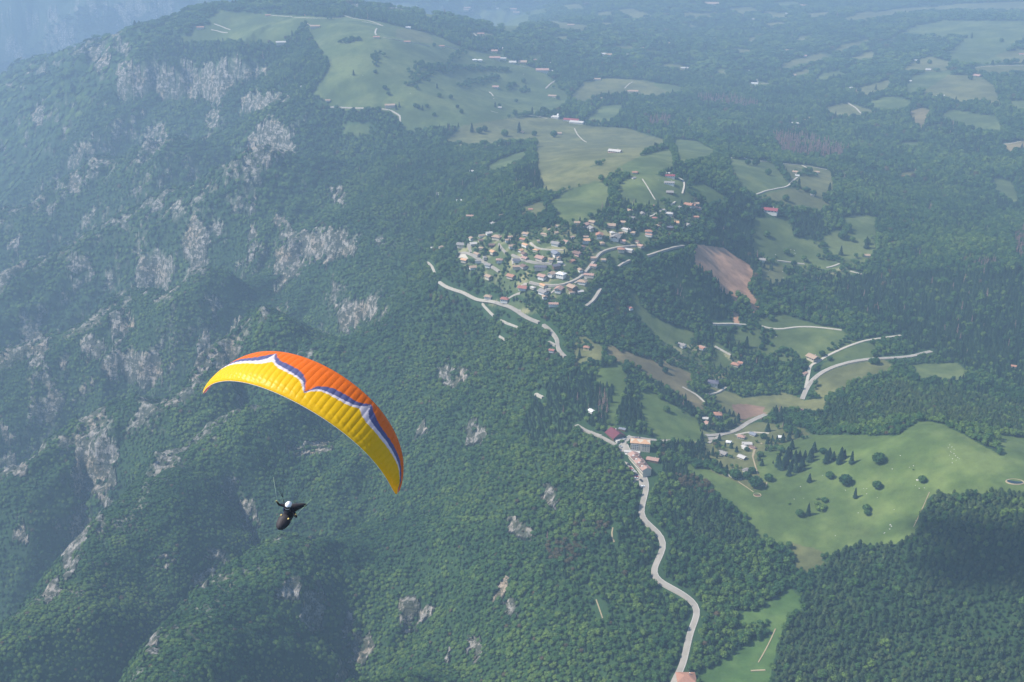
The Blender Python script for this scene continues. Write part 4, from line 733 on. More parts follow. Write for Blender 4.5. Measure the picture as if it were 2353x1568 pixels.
def gable_roof(L, W, e, r, o=1.0, t=0.28):
    sl = (r-e)/(W/2); x = L/2+o; y = W/2+o; ze = e-o*sl
    V = [(-x, -y, ze), (x, -y, ze), (x, 0, r), (-x, 0, r), (-x, y, ze), (x, y, ze)]; V += [(a, b, c+t) for a, b, c in V]
    return V, [(6, 7, 8, 9), (9, 8, 11, 10), (0, 3, 2, 1), (3, 4, 5, 2), (0, 1, 7, 6), (5, 4, 10, 11), (1, 2, 8, 7), (2, 5, 11, 8), (3, 0, 6, 9), (4, 3, 9, 10)]
def hip_roof(L, W, e, r, o=0.8, t=0.28):
    sl = (r-e)/(W/2); x = L/2+o; y = W/2+o; ze = e-o*sl; h = max(0.2, L/2-W/2)
    V = [(-x, -y, ze), (x, -y, ze), (x, y, ze), (-x, y, ze), (-x, -y, ze+t), (x, -y, ze+t), (x, y, ze+t), (-x, y, ze+t), (-h, 0, r+t), (h, 0, r+t)]
    return V, [(0, 3, 2, 1), (0, 1, 5, 4), (1, 2, 6, 5), (2, 3, 7, 6), (3, 0, 4, 7), (4, 5, 9, 8), (5, 6, 9), (6, 7, 8, 9), (7, 4, 8)]
def windows_for(root, L, W, e, storeys, detail, hz=2.7, frame=True):
    def win(cx, cy, z, ax, sgn, ww=1.15, wh=1.3):
        d = 0.10
        if ax == 'y': a = (cx-ww/2, cx+ww/2, cy-d if sgn < 0 else cy-0.02, cy+0.02 if sgn < 0 else cy+d)
        else: a = (cx-d if sgn < 0 else cx-0.02, cx+0.02 if sgn < 0 else cx+d, cy-ww/2, cy+ww/2)
        w_ = add_box('window', *a, z, z+wh, M_GLASS, root)
        if detail > 1:   # lintel and sill slab
            V, F = [], []; g = 0.16
            if ax == 'y':
                q = cy+sgn*0.06; box_vf(cx-ww/2-g, cx+ww/2+g, min(q, q+sgn*0.1), max(q, q+sgn*0.1), z-0.16, z-0.003, V, F)
            else:
                q = cx+sgn*0.06; box_vf(min(q, q+sgn*0.1), max(q, q+sgn*0.1), cy-ww/2-g, cy+ww/2+g, z-0.16, z-0.003, V, F)
            mesh_obj('sill', V, F, M_CHIM, w_)
    for s in range(storeys):
        z = 0.9+s*hz
        if z+1.3 > e: break
        nx = max(2, int(L/3.2)); ny = max(2, int(W/3.4))
        for sg in (-1, 1):
            if sg > 0 and detail < 2: continue
            for i in range(nx): win(-L/2+L*(i+0.5)/nx, sg*W/2, z, 'y', sg)
        for sg in (-1, 1):
            for i in range(ny): win(sg*L/2, -W/2+W*(i+0.5)/ny, z, 'x', sg)
HP = {}
def proto(key):
    """one house of each kind, parts and all; later ones are copies"""
    roof, wall, shape, det, st = key; root = empty('house', (0, 0, 0))
    L, W = 12.0, 9.5; e = 2.35*st+0.1; r = e+W/2*0.50
    if shape == 'hip': V, F = gable_body(L, W, e, e+0.2); R_ = hip_roof(L, W, e, r, 1.2)
    elif shape == 'barn': L, W = 16.0, 9.0; r = e+W/2*0.45; V, F = gable_body(L, W, e, r); R_ = gable_roof(L, W, e, r, 0.6)
    else: V, F = gable_body(L, W, e, r); R_ = gable_roof(L, W, e, r, 1.7)
    mesh_obj('wall', V, F, M_WALL[wall], root); rf = mesh_obj('roof', *R_, M_ROOF[roof], root)
    if det > 0:
        add_box('chimney', L*0.18, L*0.18+0.9, W*0.12, W*0.12+0.9, r-1.0, r+1.1, M_CHIM, rf)
        windows_for(root, L, W, e, st, det)
        add_box('door', -L/2-0.12, -L/2-0.01, -0.55, 0.55, 0.0, 2.1, M_FRAME, root)
        if shape == 'chalet':
            bal = add_box('balcony', L/2+0.02, L/2+1.3, -W/2+0.6, W/2-0.6, 2.55, 2.75, M_FRAME, root); add_box('railing', L/2+1.22, L/2+1.31, -W/2+0.6, W/2-0.6, 2.753, 3.65, M_FRAME, bal)
    HP[key] = [root, False]; return HP[key]
def copy_tree(o, parent=None):
    c = o.copy(); COL.objects.link(c); c.parent = parent
    for ch in list(o.children): copy_tree(ch, c)
    return c
HOUSES = []   # filled below: (u, v, width in picture units, roof, wall, shape, angle deg, place, storeys, noun)
def hv(L, place, noun='chalet'):
    for t in L:
        x, y, wd, roof, wall, shape, rz = t[:7]; (u, v), = Vc([(x, y)]); HOUSES.append((u, v, wd*.27, roof, wall, shape, rz, t[7] if len(t) > 7 else None, place, noun))
VIL = 'in the hillside village'
hv([(265,640,75,'grey','cream','chalet',-20,'grey roofed chalet above the gravel turnaround at the left end of the village'),(352,582,50,'tan','white','chalet',-70),(500,530,60,'pale','white','chalet',20),(440,552,50,'tan','white','barn',10),(570,565,90,'tan','cream','hip',-30),(685,570,50,'tan','white','chalet',0),(660,597,50,'tan','white','chalet',10),(790,582,55,'orange','cream','chalet',-30),
 (525,634,55,'brown','wood','chalet',0),(430,592,45,'brown','cream','chalet',10),(695,650,60,'tan','white','chalet',10),(535,702,60,'peach','cream','chalet',-60),(900,672,55,'peach','cream','hip',-30),(800,712,60,'brown','cream','chalet',-70),(735,772,70,'slate','white','chalet',0),(590,775,65,'salmon','white','hip',0),(495,815,60,'grey','white','chalet',-30),(415,772,60,'grey','white','barn',0),
 (940,740,90,'salmon','cream','chalet',-40),(1070,612,80,'grey','white','chalet',-30),(1068,708,85,'bluegrey','white','chalet',-60),(975,535,60,'tan','cream','barn',-30),(1020,495,40,'tan','cream','chalet',80),(930,592,40,'tan','white','chalet',0),(1085,460,40,'tan','white','chalet',-20),(1250,438,55,'tan','white','chalet',0),(1380,433,60,'tan','cream','chalet',-30),(1370,482,85,'grey','white','chalet',-60),
 (1540,458,80,'tan','cream','chalet',0),(1640,430,60,'tan','white','chalet',-20),(1720,397,50,'grey','cream','chalet',0),(1440,550,80,'orange','white','chalet',-90),(1575,562,110,'grey','white','chalet',-100),(1670,495,70,'pale','white','barn',-30),(1860,510,70,'orange','white','hip',0),(1325,555,40,'tan','cream','barn',0),(1625,674,70,'orange','cream','hip',0),(1255,700,80,'brown','pinkish','chalet',-40),
 (1208,762,50,'orange','wood','chalet',50),(1300,642,45,'brown','cream','chalet',80),(940,822,95,'slate','cream','barn',0),(1072,815,70,'slate','wood','chalet',20),(1105,777,50,'pale','white','hip',0),(745,830,80,'tan','cream','barn',0),(690,912,80,'orange','cream','chalet',-40),(955,906,80,'salmon','white','chalet',-40),(1115,890,90,'white','white','hip',-30,'chalet with a broad white roof in the middle of the village'),
 (1390,806,65,'salmon','cream','chalet',-20),(1352,885,80,'salmon','cream','barn',-10),(1295,943,85,'tan','white','hip',-20),(1210,998,90,'tan','wood','chalet',-50),(1095,1013,85,'salmon','white','chalet',-110),(965,1031,95,'grey','white','chalet',-50),(790,1006,85,'red','white','chalet',-20,'bright red roofed chalet on a dry mound at the village foot'),(495,1086,75,'tan','white','hip',-20,'tan roofed white house on a wall where the lower road turns'),
 (635,1118,80,'red','white','hip',-20,'red roofed white house beside the terraced cemetery garden'),(1050,1133,78,'salmon','white','barn',0,'salmon roofed bungalow alone in the green clearing below the village'),(1475,755,30,'tan','white','chalet',0),(1700,1165,55,'red','white','barn',-60,'red and white farmhouse on the path above the long meadow'),(1330,1500,62,'orange','yellow','hip',-10,'tall yellow villa with an orange roof beside a yard',),
 (1035,1531,50,'red','white','chalet',-20,'small red roofed house left of the road below the oval lay-by'),(2036,12,45,'pale','cream','barn',0,'long pale roof just behind the crimson farmhouse'),(2040,38,78,'crimson','white','barn',0,'crimson roofed farmhouse on the meadow above the village'),(2035,97,80,'grey','white','barn',0,'long grey roofed building below the crimson farmhouse'),(2040,175,65,'grey','wood','chalet',0),(2105,305,60,'grey','white','barn',0),(2216,290,75,'orange','cream','barn',-10),
 (2035,360,70,'pale','white','hip',0),(1916,290,45,'orange','cream','chalet',0),(1910,395,50,'red','cream','hip',0),(2265,396,45,'orange','cream','chalet',0),(1700,335,60,'tan','white','chalet',-40),(2195,455,50,'grey','white','chalet',-60),(2030,478,70,'slate','wood','barn',0)], VIL)
hv([(25,662,42,'pale','white','chalet',0),(92,658,35,'tan','cream','chalet',30),(530,445,45,'pale','white','chalet',40),(605,375,25,'tan','white','chalet',0),(340,385,60,'salmon','cream','barn',-10),(250,250,36,'pale','white','barn',0),(70,190,22,'white','white','chalet',20),(1750,5,32,'orange','cream','chalet',0),(1732,48,30,'grey','white','chalet',40),(2140,1475,70,'grey','white','barn',-30),(855,320,24,'orange','cream','chalet',0),(2318,1495,60,'salmon','white','barn',-40)], 'in the woods round the village', 'house')
def hw(L, place, noun='house'):
    for t in L:
        x, y, wd, roof, wall, shape, rz = t[:7]; (u, v), = Wc([(x, y)]); HOUSES.append((u, v, wd*.208, roof, wall, shape, rz, t[7] if len(t) > 7 else None, place, noun))
hw([(360,398,52,'bluegrey','wood','barn',-20,'small grey shed behind the maroon roofed barn'),(520,512,85,'slate','white','hip',0,'slate roofed house tucked behind the hotel'),(695,737,125,'salmon','wood','barn',-12,'long low salmon roofed shed on the lawn beside the row house'),(1405,250,115,'orange','white','hip',10,'orange roofed white villa between dark spruces above the junction'),(1300,340,72,'salmon','cream','chalet',-60,'salmon roofed chalet just below the orange roofed villa'),
 (1672,487,92,'salmon','white','hip',-10,'salmon roofed white house at the junction of the valley road'),(1803,457,80,'bluegrey','white','chalet',-30,'blue grey roofed house under the garden road'),(1735,560,100,'pale','white','barn',10),(1710,605,75,'pale','white','chalet',-60),(1800,600,60,'brown','pinkish','barn',-40),(1470,672,98,'grey','white','chalet',-30),(1680,714,92,'pale','cream','chalet',-30),(1258,780,48,'grey','white','barn',0,'small white house half hidden by a round dark tree'),(1722,855,72,'grey','white','chalet',50),(2110,492,52,'white','white','chalet',0,'white house at the right end of the hamlet before the spruces'),(2325,190,60,'brown','wood','chalet',0,'brown cabin in the trees above the bend'),(20,205,40,'white','white','chalet',-50,'small white chapel in a forest glade'),(1535,545,26,'white','white','hip',0,'tiny white garden hut on the hamlet lawn'),(1275,280,24,'pale','white','chalet',0)], 'in the lower hamlet')
for c, r, L in [(2, 1, [(895,905,78,'tan','cream','chalet',-40,'tan farmhouse where the two upper valley roads meet'),(842,1008,40,'salmon','cream','barn',60,'pinkish cottage beside the gravel lane below the farmhouse'),(365,945,62,'orange','cream','hip',-20,'larger of two orange roofed cottages in the wooded valley'),(400,932,34,'orange','cream','chalet',-20,'smaller of two orange roofed cottages in the wooded valley'),(125,832,50,'orange','white','barn',-30,'orange roofed house among dark firs in the valley'),(210,1082,80,'slate','white','hip',0,'slate roofed white villa with a curved drive'),(2280,958,36,'orange','cream','chalet',0,'lone orange roof in the forest near the right edge'),(545,228,55,'grey','white','chalet',0,'grey roofed house under the right hand pasture'),(1268,193,44,'tan','white','chalet',10,'tan house at the right corner of the pasture'),(0,820,44,'grey','white','barn',60,'grey and white house left of the firs in the valley')]),
 (2, 0, [(600,1455,100,'crimson','white','barn',-8,'long crimson roofed barn at the wood edge above the pasture'),(305,905,40,'red','cream','barn',0,'upper red roofed house on the wooded knoll'),(308,930,44,'salmon','cream','barn',0,'lower pale red house on the wooded knoll'),(160,945,34,'orange','cream','chalet',0),(255,1010,30,'grey','white','barn',0),(780,1190,42,'tan','cream','chalet',-20),(925,1188,34,'tan','white','chalet',0),(790,1208,20,'white','white','barn',0),(42,1415,60,'orange','white','chalet',-20),(95,1503,40,'orange','cream','chalet',0),(895,1345,30,'grey','cream','chalet',0)])]:
    for t in L:
        x, y, wd, roof, wall, shape, rz = t[:7]; (u, v), = Tc(c, r, [(x, y)]); HOUSES.append((u, v, wd/3, roof, wall, shape, rz, t[7] if len(t) > 7 else None, 'beyond the village', 'house'))
HOUSES.append((1576, 1566, 46, 'orange', 'cream', 'hip', 10, 'orange roofed house cut by the bottom edge beside the road', 'by the road', 'house'))
FAR = [(1,0,[(1240,910,32,'tan','stone','chalet',80),(1500,920,28,'tan','pinkish','chalet',0),(1885,1045,60,'pale','pinkish','barn',-20),(335,730,46,'tan','cream','barn',0),(1062,600,34,'salmon','white','chalet',0),(1092,740,20,'pale','cream','chalet',0),(1455,662,40,'tan','cream','barn',-20),(1385,488,60,'salmon','white','barn',0),(1248,430,45,'tan','cream','chalet',0),(1180,430,38,'pale','white','chalet',0),(1058,403,50,'salmon','cream','barn',0),(1110,405,36,'pale','white','barn',0),(1335,420,28,'salmon','cream','chalet',80),(1440,435,22,'pale','white','chalet',80),(1100,335,30,'pale','cream','chalet',0),(1055,352,34,'salmon','cream','chalet',0),(1448,492,20,'pale','white','chalet',0),
 (1310,312,22,'pale','white','chalet',0),(1328,310,22,'pale','white','chalet',0),(1352,316,24,'tan','white','chalet',0),(1392,320,34,'tan','cream','barn',0),(1790,375,44,'pale','white','barn',0),(1840,382,34,'tan','white','chalet',0),(1882,380,30,'tan','cream','barn',0),(1950,380,40,'pale','white','chalet',0),(2000,400,26,'tan','cream','chalet',0),(1470,268,16,'white','white','chalet',80),(1495,270,22,'pale','white','barn',0),(1660,346,22,'pale','white','chalet',0),(460,190,24,'white','white','barn',0),(242,256,30,'orange','cream','barn',0),(455,290,30,'orange','cream','barn',0),(692,320,26,'orange','cream','barn',0),(2012,630,44,'tan','white','barn',0),(1980,625,20,'tan','white','chalet',0),(2310,645,36,'pale','white','chalet',0),(1760,545,34,'tan','white','barn',0),(1770,688,40,'tan','white','chalet',0),(920,414,26,'white','white','hip',0),(956,416,28,'white','white','hip',0),(868,60,30,'salmon','cream','barn',0),(860,75,24,'tan','cream','barn',0),(1185,65,30,'salmon','cream','barn',0),(1205,90,30,'tan','cream','barn',0),(960,235,34,'salmon','cream','barn',0),(1075,58,14,'pale','white','chalet',0),(1622,518,14,'white','white','chalet',0),(1580,172,32,'tan','cream','barn',0),(2012,213,16,'white','white','chalet',80),(2028,213,14,'white','white','chalet',0),(2262,297,26,'tan','cream','chalet',0),(2065,330,26,'salmon','cream','barn',0),(2020,1190,28,'orange','cream','chalet',0)]),
 (2,0,[(170,222,18,'white','white','barn',0),(183,225,16,'white','white','chalet',0),(215,268,20,'pale','white','chalet',0),(250,275,24,'salmon','white','barn',0),(275,268,30,'pale','white','barn',0),(310,276,22,'tan','cream','barn',0),(497,574,30,'white','white','barn',0),(1120,627,36,'tan','cream','barn',0),(1152,612,30,'pale','white','chalet',40),(1175,622,34,'tan','cream','barn',0),(1150,652,22,'pale','white','barn',0),(1120,690,14,'white','white','chalet',0),(770,852,44,'pale','cream','barn',0),(850,835,30,'tan','cream','chalet',-60),(880,815,30,'tan','cream','barn',-60),(708,690,40,'tan','white','barn',0),(720,733,24,'pale','white','chalet',0),(745,520,46,'tan','cream','barn',0),(1765,664,26,'white','white','barn',0),(1790,660,20,'white','white','chalet',0),(1692,478,26,'pale','white','chalet',0),(2030,520,34,'salmon','white','chalet',-30),(1565,555,18,'white','white','chalet',0),(2338,372,24,'orange','white','barn',0),(840,386,24,'salmon','white','chalet',0),(738,350,36,'tan','cream','barn',0),(1000,795,44,'grey','white','chalet',0),(990,848,24,'pale','white','chalet',0),(830,42,40,'salmon','cream','barn',0),(800,62,24,'tan','cream','barn',0),(725,92,22,'pale','white','barn',0),(200,32,60,'tan','cream','barn',0),(15,470,36,'pale','cream','barn',0),(2258,540,16,'white','white','chalet',0),(1360,315,14,'white','white','chalet',0),(780,90,22,'tan','cream','barn',0),(480,130,20,'pale','cream','barn',0),(1690,995,26,'pale','white','barn',0),(1722,1020,26,'brown','cream','chalet',0),(1830,1183,28,'pale','white','barn',0),(1525,1213,24,'orange','cream','chalet',0),(2235,1060,26,'pale','white','chalet',0),(1605,412,14,'white','white','chalet',0),(450,482,14,'white','white','chalet',0)]),
 (0,0,[(1380,192,32,'orange','cream','barn',0),(1845,105,24,'orange','cream','barn',0),(2108,103,16,'orange','cream','chalet',0),(1935,300,44,'pale','cream','barn',0),(1965,423,18,'white','white','chalet',0),(2072,602,18,'white','white','chalet',60),(2258,700,26,'tan','cream','chalet',0),(2170,185,44,'tan','cream','barn',0),(1610,50,20,'pale','cream','chalet',0),(1540,18,26,'tan','cream','barn',0)]),
 (1,0,[(905,1180,30,'pale','white','barn',0),(942,1180,14,'pale','white','chalet',0),(670,1340,18,'white','white','chalet',50),(815,1388,30,'white','white','barn',0)])]
FARH = []
NFIX = len(HOUSES); _R = random.Random(9); _vp = THIN[0]
while len(HOUSES) < NFIX+42:
    u_, v_ = _R.uniform(1050, 1620), _R.uniform(460, 690)
    if in_poly(np.array([u_]), np.array([v_]), _vp)[0] and all((u_-h[0])**2+2.2*(v_-h[1])**2 > 12.5**2 for h in HOUSES): HOUSES.append((u_, v_, _R.uniform(12, 20), _R.choice(['tan', 'tan', 'tan', 'grey', 'brown', 'salmon', 'pale', 'peach']), _R.choice(['cream', 'white', 'stone']), _R.choice(['chalet', 'chalet', 'hip', 'barn']), _R.uniform(-80, 60), None, VIL, 'chalet'))
for c, r, L in FAR:
    for t in L:
        (u, v), = Tc(c, r, [(t[0], t[1])]); FARH.append((u, v, t[2]/3, t[3], t[4], t[5], t[6], None, 'far across the plateau', 'house'))
def place_houses():
    allh = HOUSES+FARH; G = ground([(h[0], h[1]+2) for h in allh]); res = []
    for h, g in zip(allh, G):
        d = np.linalg.norm(g-CAM); u, v, wd, roof, wall, shape, rz, lab, place, noun = h
        s = np.clip(wd*d/FOC/14.8*(1.35 if h in FARH else 1), 0.5, 4.5); CLEAR.append((g[0], g[1], 7.6*s+1.0)); dv = g[:2]/np.linalg.norm(g[:2])
        for k in (1,): CLEAR.append((g[0]-dv[0]*8*k*s, g[1]-dv[1]*8*k*s, 6.0*s))     # the open yard in front
        res.append((h, g, s, d))
    return res
PLACED = place_houses()
def at_w(x, y): return ground(Wc([(x, y)]))[0]
SPOTS = {}
for nm_, (x_, y_) in {'hotel': (560, 610), 'barn': (280, 470), 'row': (560, 820)}.items():
    p_ = at_w(x_, y_); SPOTS[nm_] = p_; CLEAR.append((p_[0], p_[1], {'hotel': 16, 'barn': 15, 'row': 14}[nm_]))
for x_, y_, r_ in [(480,730,14),(620,880,14),(660,950,10),(520,690,12),(620,660,14),(560,690,10),(680,820,12),(300,520,8)]:
    p_ = at_w(x_, y_); CLEAR.append((p_[0], p_[1], r_))
def house_parts(root, far):
    pass
def build_houses():
    ANCH = [('the loop road at the village centre', *Vc([(1000,665)])[0]), ('the village fork road', *Vc([(1345,830)])[0]), ('the upper right lane', *Vc([(1930,355)])[0]), ('the left village street', *Vc([(480,780)])[0]), ('the village top lane', *Vc([(1500,500)])[0]), ('the white roofed chalet', *Vc([(1115,890)])[0]), ('the gravel turnaround', *Vc([(265,710)])[0]), ('the red chalet on the dry mound', *Vc([(790,1006)])[0]), ('the brown felled slope', 1640, 600), ('the crimson farmhouse', *Vc([(2040,38)])[0]), ('the oval meadow above the village', 1335, 460), ('the hamlet junction', *Wc([(1500,450)])[0]),
            ('the long crimson barn', 1768, 487), ('the red farm sheds on the plateau', 1315, 282), ('the white hairpin track', 920, 265), ('the far roadside hamlet', 1250, 155), ('the brown dead wood', 1850, 335), ('the right hand hill pasture', 2210, 205), ('the cliffs at upper left', 450, 175), ('the two round white barns', 1096, 138), ('the twisting white track', 1735, 190), ('the top edge hamlet', 1840, 18), ('the red roofed knoll', 1670, 300), ('the forked track farm', 1828, 397)]
    ordn = ['closest', 'second closest', 'third closest', 'fourth closest', 'fifth closest', 'sixth closest', 'seventh closest', 'eighth closest', 'ninth closest', 'tenth closest', 'eleventh closest', 'twelfth closest', 'thirteenth closest', 'fourteenth closest', 'fifteenth closest', 'sixteenth closest', 'seventeenth closest', 'eighteenth closest', 'nineteenth closest', 'twentieth closest']
    adj = {'tan': 'tan', 'grey': 'grey', 'brown': 'brown', 'orange': 'orange', 'red': 'red', 'crimson': 'crimson', 'salmon': 'salmon', 'peach': 'peach', 'white': 'white', 'slate': 'dark slate', 'maroon': 'maroon', 'bluegrey': 'blue grey', 'pale': 'pale grey'}
    best = {}
    for i, (h, g, s, d) in enumerate(PLACED):
        a = min(range(len(ANCH)), key=lambda k: (h[0]-ANCH[k][1])**2+(h[1]-ANCH[k][2])**2); best.setdefault((a, h[3]), []).append(i)
    rank = {}
    for (a, rc), L in best.items():
        L = sorted(L, key=lambda i: (PLACED[i][0][0]-ANCH[a][1])**2+(PLACED[i][0][1]-ANCH[a][2])**2)
        for k, i in enumerate(L): rank[i] = (a, k)
    for i, (h, g, s, d) in enumerate(PLACED):
        u, v, wd, roof, wall, shape, rz, lab, place, noun = h; det = 2 if d < 1350 else (1 if d < 2000 else 0); st = 2 if (shape != 'barn' and wd > 5 and (i % 5 < 2 or det == 2)) else 1
        key = (roof, wall, shape, det, st); pr = HP.get(key) or proto(key)
        if not pr[1]: root = pr[0]; pr[1] = True
        else: root = copy_tree(pr[0])
        heading = math.atan2(g[0], g[1]); e = 4.0
        root.location = (g[0], g[1], float(max(hgt(g[0]+a, g[1]+b) for a, b in ((0, 0), (e, 0), (-e, 0), (0, e), (0, -e))))); root.rotation_euler = (0, 0, math.radians(rz)-heading); root.scale = (s*0.95, s*0.95, s*0.78)
        a, k = rank[i]
        if lab is None: lab = f"{adj[roof]} roofed {noun}, {ordn[min(k, 19)]} of its colour to {ANCH[a][0]}"
        tag(root, lab, 'house', {'chalet': 'chalets of the hillside village'}.get(noun, 'houses '+place))
def quad_wall_strip(): pass
def build_specials():
    def frame(name, p, rz, label, cat, group=None):
        o = empty(name, (p[0], p[1], float(hgt(p[0], p[1]))), rz); tag(o, label, cat, group); return o
    # maroon roofed barn-restaurant
    p = SPOTS['barn']; o = frame('restaurant', p, math.radians(-62), 'broad maroon roofed restaurant at the top of the road junction', 'restaurant'); o.scale = (0.8, 0.8, 0.8)
    mesh_obj('wall', *gable_body(19, 17, 3.0, 8.2), M_WALL['wood'], o); rf = mesh_obj('roof', *gable_roof(19, 17, 3.0, 8.2, 1.6, 0.35), M_ROOF['maroon'], o); add_box('chimney', -3, -1.8, 2, 3.2, 7, 9.3, M_CHIM, rf); windows_for(o, 19, 17, 3.0, 1, 1)
    add_box('terrace', 10.2, 16, -7, 7, -4, 0.5, M_CONC, o)
    for k in (-4, 1, 5):
        q = p; 
    # hotel: two blocks with stacked balconies
    p = SPOTS['hotel']; o = frame('hotel', p, math.radians(-8), 'cream four storey hotel with a peach tiled roof and balconies', 'hotel'); o.scale = (0.66, 0.66, 0.72)
    def blk(x0, x1, y0, y1, h, rise, nm='wall', wall='cream'):
        L, W = x1-x0, y1-y0; cx, cy = (x0+x1)/2, (y0+y1)/2
        V, F = gable_body(L, W, h, h+rise, -7); mesh_obj(nm, [(a+cx, b+cy, c) for a, b, c in V], F, M_WALL[wall], o)
        V, F = hip_roof(L, W, h, h+rise, 0.9); return mesh_obj('roof', [(a+cx, b+cy, c) for a, b, c in V], F, M_ROOF['peach'], o)
    r1 = blk(-16, -1.5, -7, 9, 11.5, 2.6); r2 = blk(-1.2, 15, -9, 6, 12.3, 2.6, wall='cream')
    for (x, y) in ((-11, 3), (-5, 5), (6, 1)): add_box('chimney', x, x+1, y, y+1, 12, 15.2, M_CHIM, r1 if x < 0 else r2)
    for k in range(4):
        z = 0.4+k*2.9
        b = add_box('balcony', -15, -3, -8.6, -7.02, z, z+0.2, M_CONC, o); add_box('railing', -15, -3, -8.6, -8.5, z+0.203, z+1.1, M_WALL['white'], b)
        for x in np.linspace(-14, -4.5, 4): add_box('window', x-0.7, x+0.7, -7.1, -6.95, z+0.35, z+2.3, M_GLASS, o)
        for x in (4, 8, 12): add_box('window', x-0.5, x+0.5, -9.1, -8.95, z+0.9, z+2.2, M_GLASS, o)
        for y in (-3, 1, 5): add_box('window', -16.1, -15.95, y-0.6, y+0.6, z+0.8, z+2.2, M_GLASS, o)
        for y in (-6, -1, 3): add_box('window', 14.95, 15.1, y-0.6, y+0.6, z+0.8, z+2.2, M_GLASS, o)
    add_box('terrace', -26, 0, -16, -9.2, -6, -0.2, M_CONC, o); add_box('canopy', -24, -2, -19.5, -16.1, -2.6, -2.3, M_WALL['white'], o)
    # the long row house along the road
    A = at_w(470, 700); B = at_w(630, 925); dx, dy = B[0]-A[0], B[1]-A[1]; Lr = math.hypot(dx, dy); mid = (A+B)/2
    o = empty('row_house', (mid[0], mid[1], min(float(hgt(A[0], A[1])), float(hgt(B[0], B[1])))+1.5), math.atan2(dy, dx)); tag(o, 'long cream row house with stepped red brown roofs along the road', 'row house')
    n = 5
    for k in range(n):
        x0 = -Lr/2+Lr*k/n; x1 = x0+Lr/n-0.05; h = 6.6+(n-1-k)*0.45; W = 9.5; cx = (x0+x1)/2
        V, F = gable_body(x1-x0, W, h, h+2.0, -6); mesh_obj('wall', [(a+cx, b, c) for a, b, c in V], F, M_WALL['cream'], o)
        V, F = gable_roof(x1-x0, W, h, h+2.0, 0.0 if 0 < k < n-1 else 0.02, 0.3); sc = (W/2+0.7)/(W/2); V = [(a+cx, b*sc, c-(0.29 if abs(b) > 1 else 0)) for a, b, c in V]; rf = mesh_obj('roof', V, F, M_ROOF['salmon' if k % 2 == 0 else 'brown'], o)
        if k in (1, 2, 3, 4): add_box('chimney', cx, cx+1.0, 1.0, 2.0, h+1.2, h+3.0, M_CHIM, rf); add_box('dormer', cx-4, cx-2.2, -3.4, -1.6, h+0.6, h+1.9, M_WALL['white'], rf)
        for z in (0.6, 3.6):
            for q in range(3):
                xx = x0+(x1-x0)*(q+0.5)/3
                add_box('window', xx-0.6, xx+0.6, -W/2-0.12, -W/2+0.02, z+0.5, z+1.9, M_GLASS, o); add_box('window', xx-0.6, xx+0.6, W/2-0.02, W/2+0.12, z+0.5, z+1.9, M_GLASS, o)
    # red farm sheds on the plateau
    for (c, wd, rc, lb) in [((1585, 836), 105, 'crimson', 'long red roofed cattle shed, the upper one on the plateau farm'), ((1622, 852), 95, 'pale', 'long pale roofed cattle shed, the lower one on the plateau farm'), ((1475, 816), 50, 'pale', 'white farm building left of the long cattle sheds'), ((1500, 805), 22, 'white', 'white silo shed between the farm buildings of the plateau')]:
        (uv,) = Tc(1, 0, [c]); (g,) = ground([uv]); d = np.linalg.norm(g-CAM); L = wd/3*d/FOC; o = empty('cattle_shed', g, math.radians(-22)); tag(o, lb, 'shed', 'sheds of the plateau farm')
        mesh_obj('wall', *gable_body(L, 14, 4, 7), M_WALL['white'], o); mesh_obj('roof', *gable_roof(L, 14, 4, 7, 0.8, 0.3), M_ROOF[rc], o); CLEAR.append((g[0], g[1], L/2+4))
build_specials()
# ------------------------------------------------------------------ parked cars by the row house
CARC = {'white': (0.75, 0.75, 0.74), 'silver': (0.42, 0.43, 0.44), 'dark': (0.03, 0.035, 0.045), 'red': (0.35, 0.03, 0.03), 'blue': (0.05, 0.09, 0.22)}
def car_mat(k):
    m = simple(k+'_car_paint', CARC[k], 0.3, 0.04, 1.0); return m
M_CAR = {k: car_mat(k) for k in CARC}; M_TYRE = simple('tyre_rubber', (0.02, 0.02, 0.02), 0.8, 0.1, 2)
def make_car(colr):
    o = empty('parked_car', (0, 0, 0))
    prof = [(-2.1, 0.35), (-2.15, 0.75), (-1.9, 0.95), (1.0, 0.98), (1.95, 0.82), (2.12, 0.6), (2.1, 0.35)]; n = len(prof); V = [(x, -0.86, z) for x, z in prof]+[(x, 0.86, z) for x, z in prof]
    F = [tuple(range(n))[::-1], tuple(range(n, 2*n))]+[(i, (i+1) % n, n+(i+1) % n, n+i) for i in range(n)]; mesh_obj('body', V, F, M_CAR[colr], o)
    pr = [(-1.75, 0.96), (-1.35, 1.42), (0.15, 1.45), (0.95, 0.98)]; V = [(x, -0.74+0.1*(z > 1.2), z) for x, z in pr]+[(x, 0.74-0.1*(z > 1.2), z) for x, z in pr]
    cab = mesh_obj('cabin_glass', V, [(3, 2, 1, 0), (4, 5, 6, 7), (0, 1, 5, 4), (1, 2, 6, 5), (2, 3, 7, 6), (3, 0, 4, 7)], M_GLASS, o); add_box('roof_panel', -1.32, 0.12, -0.6, 0.6, 1.44, 1.48, M_CAR[colr], o)
    for x in (-1.3, 1.3):
        for y in (-0.8, 0.8):
            V = []; k = 12
            for yy in (-0.1, 0.1): V += [(x+0.33*math.cos(6.283*i/k), y+yy, 0.33+0.33*math.sin(6.283*i/k)) for i in range(k)]
            mesh_obj('wheel', V, [tuple(range(k)), tuple(range(k, 2*k))[::-1]]+[(i, k+i, k+(i+1) % k, (i+1) % k) for i in range(k)], M_TYRE, o)
    for y in (-0.6, 0.6): add_box('headlight', 2.06, 2.14, y-0.18, y+0.18, 0.58, 0.72, M_ROOF['white'], o)
    return o
CP = {}
